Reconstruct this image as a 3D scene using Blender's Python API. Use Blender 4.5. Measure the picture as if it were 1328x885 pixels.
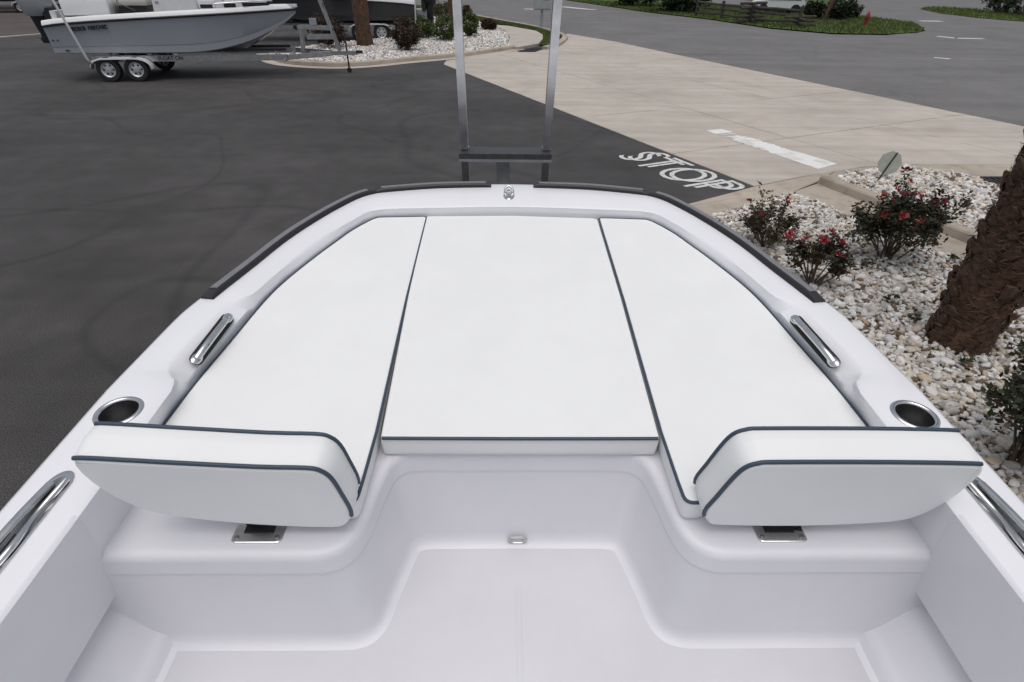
import bpy, bmesh, math, random
import numpy as np
from mathutils import Vector, Matrix
random.seed(7); rng = np.random.default_rng(11)
for o in list(bpy.data.objects): bpy.data.objects.remove(o)
scene = bpy.context.scene
col = scene.collection
R = math.radians

# ------------------------------------------------------------------ camera
# the boat sits bow-up on its trailer by TAU; boat frame: x starboard, y bow, z up
F = 720.0; CB = np.array([-.05, 0, 2.9]); HC = 3.1
PITCH, YAW, ROLL, TAU = R(36), R(1.18), R(.94), R(2.2)
cp, sp = math.cos(PITCH), math.sin(PITCH)
_f = np.array([math.sin(YAW)*cp, math.cos(YAW)*cp, -sp]); _r0 = np.array([math.cos(YAW), -math.sin(YAW), 0]); _u0 = np.cross(_r0, _f)
_r = _r0*math.cos(ROLL)+_u0*math.sin(ROLL); _u = -_r0*math.sin(ROLL)+_u0*math.cos(ROLL)
RX = np.array([[1, 0, 0], [0, math.cos(TAU), -math.sin(TAU)], [0, math.sin(TAU), math.cos(TAU)]])
CW = np.array([-.05, 0, HC]); fw, rw, uw = RX@_f, RX@_r, RX@_u
def Wd(p): return RX@(np.array(p, float)-CB)+CW                    # boat frame -> world
def P(x, y, z):                                                    # photo pixel -> boat-frame point at height z
    d = _f*F+_r*(x-664)+_u*(442.5-y); return CB+d*(z-CB[2])/d[2]
def Pp(x, y, p0, n):                                               # photo pixel -> boat-frame plane
    d = _f*F+_r*(x-664)+_u*(442.5-y); p0 = np.array(p0); n = np.array(n); return CB+d*(np.dot(p0-CB, n)/np.dot(d, n))
def G(x, y, z=0.0):                                                # photo pixel -> world point at height z
    d = fw*F+rw*(x-664)+uw*(442.5-y); return CW+d*(z-HC)/d[2]
def Gy(x, y, Y):
    d = fw*F+rw*(x-664)+uw*(442.5-y); return CW+d*Y/d[1]
def g2(x, y): return tuple(G(x, y)[:2])
cam_data = bpy.data.cameras.new('camera'); cam = bpy.data.objects.new('camera', cam_data); col.objects.link(cam)
cam_data.sensor_width = 36; cam_data.lens = F/1328*36; cam_data.clip_start = .05; cam_data.clip_end = 3000
cam.matrix_world = Matrix([[rw[i], uw[i], -fw[i], CW[i]] for i in range(3)]+[[0, 0, 0, 1]])
scene.camera = cam

# ------------------------------------------------------------------ sky, sun, exposure (overcast)
SUN_EL, SUN_AZ = R(80), R(190)          # azimuth clockwise from +Y
world = bpy.data.worlds.new('World'); scene.world = world; world.use_nodes = True
nt = world.node_tree; nt.nodes.clear()
sky = nt.nodes.new('ShaderNodeTexSky'); sky.sky_type = 'NISHITA'; sky.sun_disc = False
sky.sun_elevation = SUN_EL; sky.sun_rotation = SUN_AZ; sky.dust_density = 4.0; sky.air_density = 1.0; sky.ozone_density = 1.0
hs = nt.nodes.new('ShaderNodeHueSaturation'); hs.inputs['Saturation'].default_value = .38
bg = nt.nodes.new('ShaderNodeBackground'); bg.inputs['Strength'].default_value = .14
wo = nt.nodes.new('ShaderNodeOutputWorld')
nt.links.new(sky.outputs[0], hs.inputs['Color']); nt.links.new(hs.outputs[0], bg.inputs['Color']); nt.links.new(bg.outputs[0], wo.inputs[0])
sd = bpy.data.lights.new('sun', 'SUN'); sd.energy = .9; sd.angle = R(60); sd.color = (1, .97, .94)
so = bpy.data.objects.new('sun', sd); col.objects.link(so); so.location = (0, 0, 30)
sv = Vector((math.sin(SUN_AZ)*math.cos(SUN_EL), math.cos(SUN_AZ)*math.cos(SUN_EL), math.sin(SUN_EL)))
so.rotation_euler = sv.to_track_quat('Z', 'Y').to_euler()
vs = scene.view_settings; vs.view_transform = 'Standard'; vs.look = 'None'; vs.gamma = 1; vs.use_curve_mapping = False
vs.exposure = -0.15

# ------------------------------------------------------------------ materials
def mat(name, c, rough=.5, metal=0, var=None, bump=None, spec=.5, attr=None, coat=0, c2=None, detail=4):
    """var = (scale, amount); bump = (scale, strength, distance); attr = colour attribute multiplied in"""
    m = bpy.data.materials.new(name); m.use_nodes = True
    n, l = m.node_tree.nodes, m.node_tree.links; b = n['Principled BSDF']
    b.inputs['Roughness'].default_value = rough; b.inputs['Metallic'].default_value = metal
    b.inputs['Specular IOR Level'].default_value = spec; b.inputs['Coat Weight'].default_value = coat
    b.inputs['Coat Roughness'].default_value = .08
    b.inputs['Base Color'].default_value = (*c, 1)
    tc = n.new('ShaderNodeTexCoord'); src = None
    if var:
        ns = n.new('ShaderNodeTexNoise'); ns.inputs['Scale'].default_value = var[0]; ns.inputs['Detail'].default_value = detail
        ns.inputs['Roughness'].default_value = .6
        l.new(tc.outputs['Object'], ns.inputs['Vector'])
        rp = n.new('ShaderNodeValToRGB'); rp.color_ramp.elements[0].position = .3; rp.color_ramp.elements[1].position = .7
        k = var[1]; lo = c2 if c2 else tuple(v*(1-k) for v in c)
        rp.color_ramp.elements[0].color = (*lo, 1); rp.color_ramp.elements[1].color = (*(tuple(min(1, v*(1+k*.5)) for v in c)), 1)
        l.new(ns.outputs['Fac'], rp.inputs[0]); src = rp.outputs[0]
    if attr:
        at = n.new('ShaderNodeAttribute'); at.attribute_name = attr
        if src is None: src = at.outputs['Color']
        else:
            mx = n.new('ShaderNodeMixRGB'); mx.blend_type = 'MULTIPLY'; mx.inputs[0].default_value = 1
            l.new(src, mx.inputs[1]); l.new(at.outputs['Color'], mx.inputs[2]); src = mx.outputs[0]
    if src: l.new(src, b.inputs['Base Color'])
    if bump:
        nb = n.new('ShaderNodeTexNoise'); nb.inputs['Scale'].default_value = bump[0]; nb.inputs['Detail'].default_value = 3
        l.new(tc.outputs['Object'], nb.inputs['Vector'])
        bp = n.new('ShaderNodeBump'); bp.inputs['Strength'].default_value = bump[1]; bp.inputs['Distance'].default_value = bump[2]
        l.new(nb.outputs['Fac'], bp.inputs['Height']); l.new(bp.outputs[0], b.inputs['Normal'])
    return m

def ground_mat(name, c, speck, patch, fine=90., rough=.85, bumpd=.004, tint=None, stain=None, streak=None, marks=0):
    """fine speckle x broad patches (x stretched streaks), all in metres"""
    m = bpy.data.materials.new(name); m.use_nodes = True
    n, l = m.node_tree.nodes, m.node_tree.links; b = n['Principled BSDF']; b.inputs['Roughness'].default_value = rough
    b.inputs['Specular IOR Level'].default_value = .3
    tc = n.new('ShaderNodeTexCoord')
    def noise(scale, det, vec=None):
        q = n.new('ShaderNodeTexNoise'); q.inputs['Scale'].default_value = scale; q.inputs['Detail'].default_value = det
        l.new(vec or tc.outputs['Object'], q.inputs['Vector']); return q.outputs['Fac']
    def mapr(s, a, bb, lo=.3, hi=.7):
        q = n.new('ShaderNodeMapRange'); q.inputs[1].default_value = lo; q.inputs[2].default_value = hi; q.inputs[3].default_value = a; q.inputs[4].default_value = bb
        l.new(s, q.inputs[0]); return q.outputs[0]
    def mul(a, bb):
        q = n.new('ShaderNodeMath'); q.operation = 'MULTIPLY'; l.new(a, q.inputs[0]); l.new(bb, q.inputs[1]); return q.outputs[0]
    fsp = noise(fine, 2); v = mul(mapr(fsp, 1-speck, 1+speck), mapr(noise(.35, 6), 1-patch, 1+patch))
    v = mul(v, mapr(noise(2.3, 5), 1-patch*.5, 1+patch*.5))
    if streak:
        mp = n.new('ShaderNodeMapping'); mp.inputs['Rotation'].default_value = (0, 0, streak[0]); mp.inputs['Scale'].default_value = (streak[1], streak[2], 1)
        l.new(tc.outputs['Object'], mp.inputs[0]); v = mul(v, mapr(noise(1, 5, mp.outputs[0]), 1-streak[3], 1+streak[3]*.6))
    if marks:      # thin curved tyre marks: ridges of a broad noise
        for sc, of in ((.13, 0), (.22, 7.3)):
            mp = n.new('ShaderNodeMapping'); mp.inputs['Location'].default_value = (of, of*2, 0); l.new(tc.outputs['Object'], mp.inputs[0])
            q = n.new('ShaderNodeMath'); q.operation = 'SUBTRACT'; q.inputs[1].default_value = .5; l.new(noise(sc, .5, mp.outputs[0]), q.inputs[0])
            a = n.new('ShaderNodeMath'); a.operation = 'ABSOLUTE'; l.new(q.outputs[0], a.inputs[0])
            v = mul(v, mapr(a.outputs[0], 1-marks, 1, .001, .009))
        pale = n.new('ShaderNodeTexNoise'); pale.inputs['Scale'].default_value = 22; pale.inputs['Detail'].default_value = 1; l.new(tc.outputs['Object'], pale.inputs['Vector'])
        v = mul(v, mapr(pale.outputs['Fac'], 1, 1.35, .68, .76))
    hsn = n.new('ShaderNodeMixRGB'); hsn.blend_type = 'MULTIPLY'; hsn.inputs[0].default_value = 1; hsn.inputs[1].default_value = (*c, 1)
    l.new(v, hsn.inputs[2]); src = hsn.outputs[0]
    if stain:
        mx = n.new('ShaderNodeMixRGB'); mx.inputs[2].default_value = (*stain[0], 1); l.new(src, mx.inputs[1])
        l.new(mapr(noise(stain[1], 6), 0, stain[2], .5, .72), mx.inputs[0]); src = mx.outputs[0]
    l.new(src, b.inputs['Base Color'])
    bp = n.new('ShaderNodeBump'); bp.inputs['Strength'].default_value = .5; bp.inputs['Distance'].default_value = bumpd
    l.new(fsp, bp.inputs['Height']); l.new(bp.outputs[0], b.inputs['Normal'])
    return m

M = {}
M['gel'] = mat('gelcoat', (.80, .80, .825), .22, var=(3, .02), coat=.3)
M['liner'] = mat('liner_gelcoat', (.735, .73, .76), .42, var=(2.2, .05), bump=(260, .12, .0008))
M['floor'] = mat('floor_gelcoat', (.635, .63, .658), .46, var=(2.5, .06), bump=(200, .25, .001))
M['vinyl'] = mat('vinyl', (.80, .805, .80), .48, var=(5, .025), bump=(420, .12, .0006), spec=.35)
M['piping'] = mat('piping', (.035, .055, .085), .5)
M['rubber'] = mat('rubber', (.016, .016, .018), .45, bump=(150, .1, .0006))
M['skysheen'] = mat('rubber_sky_sheen', (.19, .19, .20), .42, var=(20, .12))  # sky reflection on the black rubber's upper face, painted as lighter grey
M['chrome'] = mat('stainless', (.66, .66, .66), .14, 1, var=(30, .12))
M['cupin'] = mat('cup_inside', (.30, .30, .30), .38, 1, var=(20, .3))
M['black'] = mat('black_plastic', (.012, .012, .013), .5)
M['alu'] = mat('aluminium', (.56, .57, .59), .30, .9, var=(9, .22), bump=(60, .1, .001))
M['aludark'] = mat('grip_tread', (.07, .07, .075), .55, .3, var=(30, .3), bump=(120, .5, .002))
M['galv'] = mat('galvanised_steel', (.42, .44, .47), .5, .7, var=(14, .25))
M['asphalt'] = ground_mat('asphalt', (.0555, .0525, .052), .75, .27, 100, .8, .006, marks=.2, streak=(.5, .12, 1.6, .13))
M['road'] = ground_mat('road_asphalt', (.155, .150, .148), .28, .12, 80, .85, .004, marks=.10, streak=(R(-52), .05, 1.2, .14))
M['concrete'] = ground_mat('driveway_concrete', (.46, .415, .365), .10, .09, 60, .85, .003, stain=((.28, .24, .20), .7, .5), streak=(R(25), .22, 3, .12))
M['curb'] = ground_mat('kerb_concrete', (.40, .345, .285), .14, .14, 70, .9, .004, stain=((.20, .16, .12), 3, .5))
M['dirt'] = ground_mat('bed_soil', (.13, .10, .075), .5, .2, 60, .95, .01)
M['paint'] = ground_mat('road_paint', (.62, .62, .60), .25, .10, 70, .7, .003, stain=((.14, .14, .14), 9, .5))
M['barpaint'] = ground_mat('bar_paint', (.72, .72, .70), .08, .05, 60, .7, .002, stain=((.46, .42, .37), 2.2, .8))
M['grass'] = mat('grass', (.095, .135, .028), .8, var=(1.2, .35), attr='tint')
M['turf'] = ground_mat('turf', (.055, .095, .02), .5, .25, 25, .95, .02)
M['mulch'] = ground_mat('mulch', (.055, .032, .022), .5, .2, 40, .95, .02)
M['stone'] = mat('stone', (.92, .90, .88), .75, var=(40, .22), attr='tint', bump=(90, .3, .004))
M['leaf'] = mat('leaf', (1, 1, 1), .5, attr='tint', spec=.35)
M['stem'] = mat('stem', (.10, .07, .045), .8, var=(40, .4))
M['petal'] = mat('petal', (.27, .007, .018), .55, var=(30, .3))
M['trunk'] = mat('palm_trunk', (.105, .056, .034), .9, var=(9, .55), bump=(35, .8, .02))
M['boot'] = mat('palm_boot', (.105, .057, .034), .9, var=(14, .6), bump=(45, .8, .015))
M['tyre'] = mat('tyre', (.014, .014, .015), .75)
M['rim'] = mat('rim', (.60, .61, .63), .35, .5)
M['hullgrey'] = mat('hull_grey', (.36, .375, .41), .22, var=(1, .03), coat=.4)
M['hulldark'] = mat('hull_dark', (.035, .036, .04), .22, coat=.4)
M['white'] = mat('white_paint', (.72, .72, .73), .4, var=(4, .04))
M['cream'] = mat('cream_vinyl', (.62, .60, .55), .55, var=(5, .08))
M['engine'] = mat('engine_grey', (.34, .36, .38), .3, .1, var=(3, .08))
M['enginedark'] = mat('engine_black', (.02, .021, .024), .3)
M['wood'] = mat('weathered_wood', (.07, .06, .052), .9, var=(6, .5), bump=(30, .5, .01))
M['red'] = mat('red_paint', (.22, .018, .018), .45, var=(12, .25))
M['signgrey'] = mat('sign_grey', (.33, .35, .36), .55, var=(6, .1))
M['signgreen'] = mat('sign_back', (.40, .42, .36), .5, .2, var=(8, .12))
M['iron'] = mat('cast_iron', (.05, .05, .052), .7, .3, var=(30, .3))
M['glass'] = mat('dark_glass', (.02, .022, .025), .06, spec=.8)
M['decal'] = mat('decal', (.012, .014, .03), .45)

# ------------------------------------------------------------------ mesh helpers
class MB:
    def __init__(s): s.v = []; s.f = []
    def add(s, pts, faces):
        k = len(s.v); s.v += [tuple(map(float, p)) for p in pts]; s.f += [tuple(i+k for i in f) for f in faces]; return s
    def poly(s, pts): return s.add(pts, [tuple(range(len(pts)))])
    def box(s, c, d, rz=0, taper=1., rx=0, ry=0):
        m = Matrix.Rotation(rz, 3, 'Z')@Matrix.Rotation(ry, 3, 'Y')@Matrix.Rotation(rx, 3, 'X'); P8 = []
        for z in (-1, 1):
            t = taper if z > 0 else 1
            for x, y in ((-1, -1), (1, -1), (1, 1), (-1, 1)):
                q = m@Vector((x*d[0]/2*t, y*d[1]/2*t, z*d[2]/2)); P8.append((c[0]+q.x, c[1]+q.y, c[2]+q.z))
        return s.add(P8, [(3, 2, 1, 0), (4, 5, 6, 7), (0, 1, 5, 4), (1, 2, 6, 5), (2, 3, 7, 6), (3, 0, 4, 7)])
    def bar(s, a, b, w, h=None, up=(0, 0, 1)):
        a, b = Vector(a), Vector(b); h = h or w; d = (b-a).normalized(); sd_ = d.cross(Vector(up))
        if sd_.length < 1e-4: sd_ = d.cross(Vector((0, 1, 0)))
        sd_.normalize(); u_ = sd_.cross(d); P8 = []
        for p in (a, b):
            for x, y in ((-1, -1), (1, -1), (1, 1), (-1, 1)): P8.append(p+sd_*(x*w/2)+u_*(y*h/2))
        return s.add(P8, [(3, 2, 1, 0), (4, 5, 6, 7), (0, 1, 5, 4), (1, 2, 6, 5), (2, 3, 7, 6), (3, 0, 4, 7)])
    def loft(s, rings, closed=True, cap=True, loop=False):
        k = len(rings[0]); pts = [p for r_ in rings for p in r_]; fs = []
        nr = len(rings)
        for i in range(nr if loop else nr-1):
            j2 = (i+1) % nr
            for j in range(k if closed else k-1):
                j1 = (j+1) % k; fs.append((i*k+j, i*k+j1, j2*k+j1, j2*k+j))
        if cap and not loop: fs += [tuple(range(k))[::-1], tuple(range((nr-1)*k, nr*k))]
        return s.add(pts, fs)
    def tube(s, path, r, n=8, closed=False, cap=True, flat=1., up=None):
        path = [Vector(p) for p in path]; m = len(path); rr = r if hasattr(r, '__len__') else [r]*m; rings = []; prev = None
        for i, p in enumerate(path):
            a = path[i-1] if (i > 0 or closed) else p; b = path[(i+1) % m] if (i < m-1 or closed) else p
            t = (b-a).normalized()
            if up is not None: prev = Vector(up)
            if prev is None: prev = Vector((0, 0, 1)) if abs(t.z) < .9 else Vector((1, 0, 0))
            x = (prev-t*prev.dot(t)).normalized(); y = t.cross(x); prev = x
            rings.append([p+(x*math.cos(2*math.pi*q/n)*flat+y*math.sin(2*math.pi*q/n))*rr[i] for q in range(n)])
        return s.loft(rings, True, cap, closed)
    def lathe(s, prof, c=(0, 0, 0), n=20, axis='Z', cap=True):
        rings = []
        for r_, z in prof:
            ring = []
            for q in range(n):
                a = 2*math.pi*q/n; x, y = r_*math.cos(a), r_*math.sin(a)
                v = {'Z': (x, y, z), 'Y': (x, z, y), 'X': (z, x, y)}[axis]; ring.append((c[0]+v[0], c[1]+v[1], c[2]+v[2]))
            rings.append(ring)
        return s.loft(rings, True, cap)
    def prism(s, poly, z0, z1):
        return s.loft([[(x, y, z0) for x, y in poly], [(x, y, z1) for x, y in poly]])
    def build(s, name, m, parent=None, smooth=38, merge=True, shift=None):
        me = bpy.data.meshes.new(name); bm = bmesh.new()
        vs_ = [bm.verts.new(p) for p in s.v]
        for f in s.f:
            try: bm.faces.new([vs_[i] for i in f])
            except ValueError: pass
        if merge: bmesh.ops.remove_doubles(bm, verts=bm.verts, dist=1e-5)
        bmesh.ops.recalc_face_normals(bm, faces=bm.faces)
        if smooth:
            for f in bm.faces: f.smooth = len(f.verts) < 13
            for e in bm.edges:
                if len(e.link_faces) == 2 and e.calc_face_angle(0) > R(smooth): e.smooth = False
        if shift is not None: bmesh.ops.translate(bm, verts=bm.verts, vec=shift)
        bm.to_mesh(me); bm.free(); me.materials.append(m)
        o = bpy.data.objects.new(name, me); col.objects.link(o); o.parent = parent
        return o
def tag(o, label=None, cat=None, group=None, kind=None):
    for k, v in (('label', label), ('category', cat), ('group', group), ('kind', kind)):
        if v: o[k] = v
    return o
def thing(name, label, cat, loc=(0, 0, 0), rz=0, group=None):
    o = bpy.data.objects.new(name, None); col.objects.link(o); o.empty_display_size = .2
    o.location = loc; o.rotation_euler = (0, 0, rz); return tag(o, label, cat, group)
def struct(o): o['kind'] = 'structure'; return o
def copy_tree(o, parent=None):
    c = o.copy(); col.objects.link(c); c.parent = parent
    for ch in list(o.children): copy_tree(ch, c)
    return c
def raw(name, V, Fc, m, parent=None, tint=None, smooth=False):
    me = bpy.data.meshes.new(name); V = np.asarray(V, np.float32); Fc = np.asarray(Fc, np.int32); k = Fc.shape[1]
    me.vertices.add(len(V)); me.vertices.foreach_set('co', V.ravel()); me.loops.add(Fc.size); me.loops.foreach_set('vertex_index', Fc.ravel())
    me.polygons.add(len(Fc)); me.polygons.foreach_set('loop_start', np.arange(0, Fc.size, k, dtype=np.int32))
    me.update(calc_edges=True)
    if smooth: me.polygons.foreach_set('use_smooth', np.ones(len(Fc), bool))
    if tint is not None:
        a = me.color_attributes.new('tint', 'FLOAT_COLOR', 'POINT'); a.data.foreach_set('color', np.c_[np.asarray(tint, np.float32), np.ones(len(V), np.float32)].ravel())
    me.materials.append(m); o = bpy.data.objects.new(name, me); col.objects.link(o); o.parent = parent; return o
def crom(pts, sub=6):
    pts = [np.array(p, float) for p in pts]; out = []
    for i in range(len(pts)-1):
        p0 = pts[i-1] if i else 2*pts[0]-pts[1]; p1, p2 = pts[i], pts[i+1]; p3 = pts[i+2] if i+2 < len(pts) else 2*p2-p1
        for k in range(sub):
            t = k/sub; out.append(.5*((2*p1)+(-p0+p2)*t+(2*p0-5*p1+4*p2-p3)*t*t+(-p0+3*p1-3*p2+p3)*t**3))
    out.append(pts[-1]); return out
def roundpoly(pts, rad, n=6):
    """round the corners of a closed 2D/3D polygon; rad per corner"""
    out = []; k = len(pts)
    for i, p in enumerate(pts):
        p = np.array(p, float); r_ = rad[i] if hasattr(rad, '__len__') else rad
        a, b = np.array(pts[i-1], float), np.array(pts[(i+1) % k], float)
        if r_ <= 0: out.append(p); continue
        u1, u2 = (a-p), (b-p); l1, l2 = np.linalg.norm(u1), np.linalg.norm(u2); d = min(r_, l1*.49, l2*.49)
        s_, e_ = p+u1/l1*d, p+u2/l2*d
        for q in range(n+1):
            t = q/n; out.append((1-t)**2*s_+2*t*(1-t)*p+t*t*e_)
    return out
def inset(poly, d):
    """offset a closed ccw polygon inwards (2D)"""
    out = []; k = len(poly)
    for i in range(k):
        a, p, b = (np.array(poly[j % k][:2], float) for j in (i-1, i, i+1))
        e1, e2 = p-a, b-p; n1 = np.array([-e1[1], e1[0]])/(np.linalg.norm(e1)+1e-9); n2 = np.array([-e2[1], e2[0]])/(np.linalg.norm(e2)+1e-9)
        m_ = n1+n2; m_ = m_/max(np.dot(m_, n1), .35) if np.linalg.norm(m_) > 1e-6 else n1; out.append(tuple(p+m_*d))
    return out
def area2(p): return .5*sum(p[i-1][0]*p[i][1]-p[i][0]*p[i-1][1] for i in range(len(p)))
def ccw(p): return list(p) if area2(p) > 0 else list(p)[::-1]
def inpoly(x, y, poly):
    x = np.asarray(x); y = np.asarray(y); ins = np.zeros(x.shape, bool); k = len(poly)
    for i in range(k):
        x1, y1 = poly[i-1]; x2, y2 = poly[i]
        c = ((y1 > y) != (y2 > y)) & (x < (x2-x1)*(y-y1)/((y2-y1)+1e-12)+x1); ins ^= c
    return ins
def text_mesh(name, body, size, m, parent=None, extrude=.001, bold=0):
    cu = bpy.data.curves.new(name, 'FONT'); cu.body = body; cu.size = size; cu.extrude = extrude; cu.offset = bold; cu.resolution_u = 4
    t = bpy.data.objects.new(name+'_tmp', cu); col.objects.link(t); dg = bpy.context.evaluated_depsgraph_get()
    me = bpy.data.meshes.new_from_object(t.evaluated_get(dg)); bpy.data.objects.remove(t); bpy.data.curves.remove(cu)
    me.name = name; me.materials.clear(); me.materials.append(m); o = bpy.data.objects.new(name, me); col.objects.link(o); o.parent = parent; return o

# ================================================================== THE SETTING
def sheet(name, poly, z, m, parent=None):
    o = MB().poly([(x, y, z) for x, y in ccw(poly)]).build(name, m, parent, smooth=0); return o
gr = sheet('ground', [(-900, -900), (900, -900), (900, 900), (-900, 900)], -.03, M['turf']); struct(gr)
A0 = np.array(g2(575, 84)); A1 = np.array(g2(978, 243)); e_ = (A1-A0)/np.linalg.norm(A1-A0); n_ = np.array([-e_[1], e_[0]])   # e_: along lot edge, n_: to the street
# lot: everything on our side of the street
lot = [(-60, -40), (40, -40), (40, 0), g2(1328, 240), tuple(A0+e_*8+n_*3), tuple(A0+n_*7), (-2, 60), (-60, 60)]
struct(sheet('asphalt_lot', lot, 0, M['asphalt']))
# street, running from upper left to lower right
near = [g2(600, 17), g2(640, 25), g2(690, 34), g2(735, 44), g2(800, 55), g2(860, 68), g2(1000, 97), g2(1160, 130), g2(1328, 165)]
far = [g2(735, 1), g2(790, 9), g2(840, 16.5), g2(920, 26), g2(1000, 38)]
rd = [(60, -30)]+[(24, -8)]+near[::-1]+[(-25, 100), (-60, 160), (-20, 190), (6, 90)]+far+[g2(1080, 45), g2(1150, 46), g2(1200, 41), g2(1186, 30), g2(1110, 20), g2(1040, 12), (20, 90), (10, 190), (140, 190), (140, -30)]
struct(sheet('street', rd, .006, M['road']))

# slabs: cut a polygon with lines and make every cell a child slab
def slabs(parent, poly, cuts, z, m, gap=.013, name='slab', depth=.1):
    bm = bmesh.new(); bm.faces.new([bm.verts.new((x, y, 0)) for x, y in ccw(poly)])
    for p, d in cuts:
        bmesh.ops.bisect_plane(bm, geom=bm.verts[:]+bm.edges[:]+bm.faces[:], plane_co=(p[0], p[1], 0), plane_no=(-d[1], d[0], 0), dist=1e-4)
    for f in bm.faces:
        pl = ccw([(v.co.x, v.co.y) for v in f.verts])
        if abs(area2(pl)) < .02: continue
        dz = random.uniform(-.0012, .0012)
        q = inset(pl, gap); q2 = inset(pl, gap+.008); mb = MB()
        mb.loft([[(x, y, z-depth) for x, y in q], [(x, y, z-.005+dz) for x, y in q], [(x, y, z+dz) for x, y in q2]])
        mb.build(name, m, parent, smooth=0)
    bm.free()
# driveway
dr_poly = [tuple(A0), tuple(A1), g2(1040, 230.5), g2(1117, 218), g2(1188, 214.5), g2(1328, 215), (22, 8.2), (25, 2)]+near[::-1][:-3]+[g2(728, 58), g2(706, 64), g2(675, 66.5), g2(640, 71), g2(605, 76), g2(578, 79.5)]
dw = thing('driveway', None, None); struct(dw)
cuts = []
J0 = np.array(g2(884, 199))
for k in range(-6, 8): cuts.append((J0+e_*(k*3.6), n_))
for k in range(0, 9): cuts.append((A0+n_*(.02+k*3.3), e_))
slabs(dw, dr_poly, cuts[:14]+cuts[15:], .018, M['concrete'])
# flat concrete walk between the bed and the driveway, and past the second bed
wk = thing('walk', None, None); struct(wk)
b1a, b1b, b1c = np.array(g2(925, 279.5)), np.array(g2(1026, 250.5)), np.array(g2(1263, 349))
bdir = (b1c-b1b)/np.linalg.norm(b1c-b1b); adir = (b1a-b1b)/np.linalg.norm(b1a-b1b)
k0 = np.array(g2(1060, 239)); k1 = np.array(g2(1289, 331)); kdir = (k1-k0)/np.linalg.norm(k1-k0)
edgeA = [tuple(A1+adir*6.0), tuple(A1)]
walkA = [tuple(A1+adir*6), tuple(A1), g2(1040, 230.5), g2(1085, 222), tuple(k0+kdir*-.05), tuple(b1b), tuple(b1b+adir*6)]
slabs(wk, walkA, [(np.array(g2(1000, 248)), np.array(g2(1030, 258))-np.array(g2(1000, 248))), (A1+adir*2.4, n_)], .016, M['curb'], gap=.005)
walkB = [tuple(b1b), tuple(k0), tuple(k0+kdir*12), tuple(b1b+kdir*12.2)]
slabs(wk, walkB, [(k0+kdir*q, (-kdir[1], kdir[0])) for q in (1.9, 3.9, 5.9, 8)], .016, M['curb'], gap=.005)
walkC = [g2(1085, 222), g2(1117, 218), g2(1188, 214.5), g2(1328, 215), (19, 8.6), (19, 6), g2(1328, 258), g2(1240, 232), g2(1180, 222.5), g2(1140, 224), g2(1100, 231), tuple(k0)]
slabs(wk, walkC, [(np.array(g2(1160, 216)), np.array((.3, -1.))), (np.array(g2(1250, 220)), np.array((.3, -1.)))], .016, M['curb'], gap=.005)

for wp in (walkA, walkB, walkC): struct(sheet('walk_base', wp, .0095+.0008*(wp is walkB)+.0016*(wp is walkC), M['curb']))
# kerbs
def kerb_run(root, path, width, h, m, piece=1.9, z0=0., slope=.03):
    """path: 2D centreline; profile box with sloped face, cut into sections"""
    pts = [np.array(p, float) for p in path]; seg = [pts[0]]; acc = 0; runs = []; cur = [pts[0]]
    dense = []
    for a, b in zip(pts, pts[1:]):
        L_ = np.linalg.norm(b-a); k = max(1, int(L_/.15))
        dense += [a+(b-a)*q/k for q in range(k)]
    dense.append(pts[-1]); step = max(2, int(piece/.15)); i = 0
    while i < len(dense)-1:
        ch = dense[i:i+step+1]; i += step
        if len(ch) < 2: break
        rings = []
        for j, p in enumerate(ch):
            t = (ch[min(j+1, len(ch)-1)]-ch[max(j-1, 0)]); t = t/np.linalg.norm(t); nn = np.array([-t[1], t[0]])
            pp = p+t*(.004 if j == 0 else (-.004 if j == len(ch)-1 else 0))
            w = width/2; prof = [(-w-slope, z0-.1), (-w-slope, z0), (-w, z0+h-.025), (-w+.025, z0+h), (w-.01, z0+h), (w, z0+h-.01), (w, z0-.1)]
            rings.append([(pp[0]+nn[0]*q, pp[1]+nn[1]*q, z) for q, z in prof])
        MB().loft(rings).build('kerb_section', m, root, smooth=30)
kr = thing('kerb', None, None); struct(kr)
kn = np.array([-kdir[1], kdir[0]]); kn = kn if kn[0] > 0 or True else -kn
off = kn if np.dot(kn, np.array(g2(1200, 250))-k0) > 0 else -kn
# profile's sloped face must look towards bed one: -normal side of the path direction
pth = [k0+off*.11, k0+off*.11+kdir*9] if np.dot(np.array([-kdir[1], kdir[0]]), off) > 0 else [k0+off*.11+kdir*9, k0+off*.11]
kerb_run(kr, pth, .2, .15, M['curb'])

# left bed kerb along the lot, curving
kl = thing('kerb', None, None); struct(kl)
kpx = [(352, 74), (356, 81), (372, 86.5), (400, 89.5), (440, 91), (480, 89), (520, 84.8), (560, 81.3), (600, 77.5), (640, 72), (668, 67.5)]
kpath = [tuple(p[:2]) for p in crom([G(x, y-4.5) for x, y in kpx], 5)]
kerb_run(kl, kpath, .3, .15, M['curb'], 3.)
# pale gutter in front of the kerb
gu = MB(); gp = [np.array(p) for p in kpath]
gr_ = []
for i, p in enumerate(gp):
    t = gp[min(i+1, len(gp)-1)]-gp[max(i-1, 0)]; t /= np.linalg.norm(t); nn = np.array([t[1], -t[0]]); gr_.append([(*(p+nn*.15), .008), (*(p+nn*.60), .008)])
gu.loft(gr_, closed=False, cap=False)
struct(gu.build('gutter', M['concrete'], smooth=0))
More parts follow.
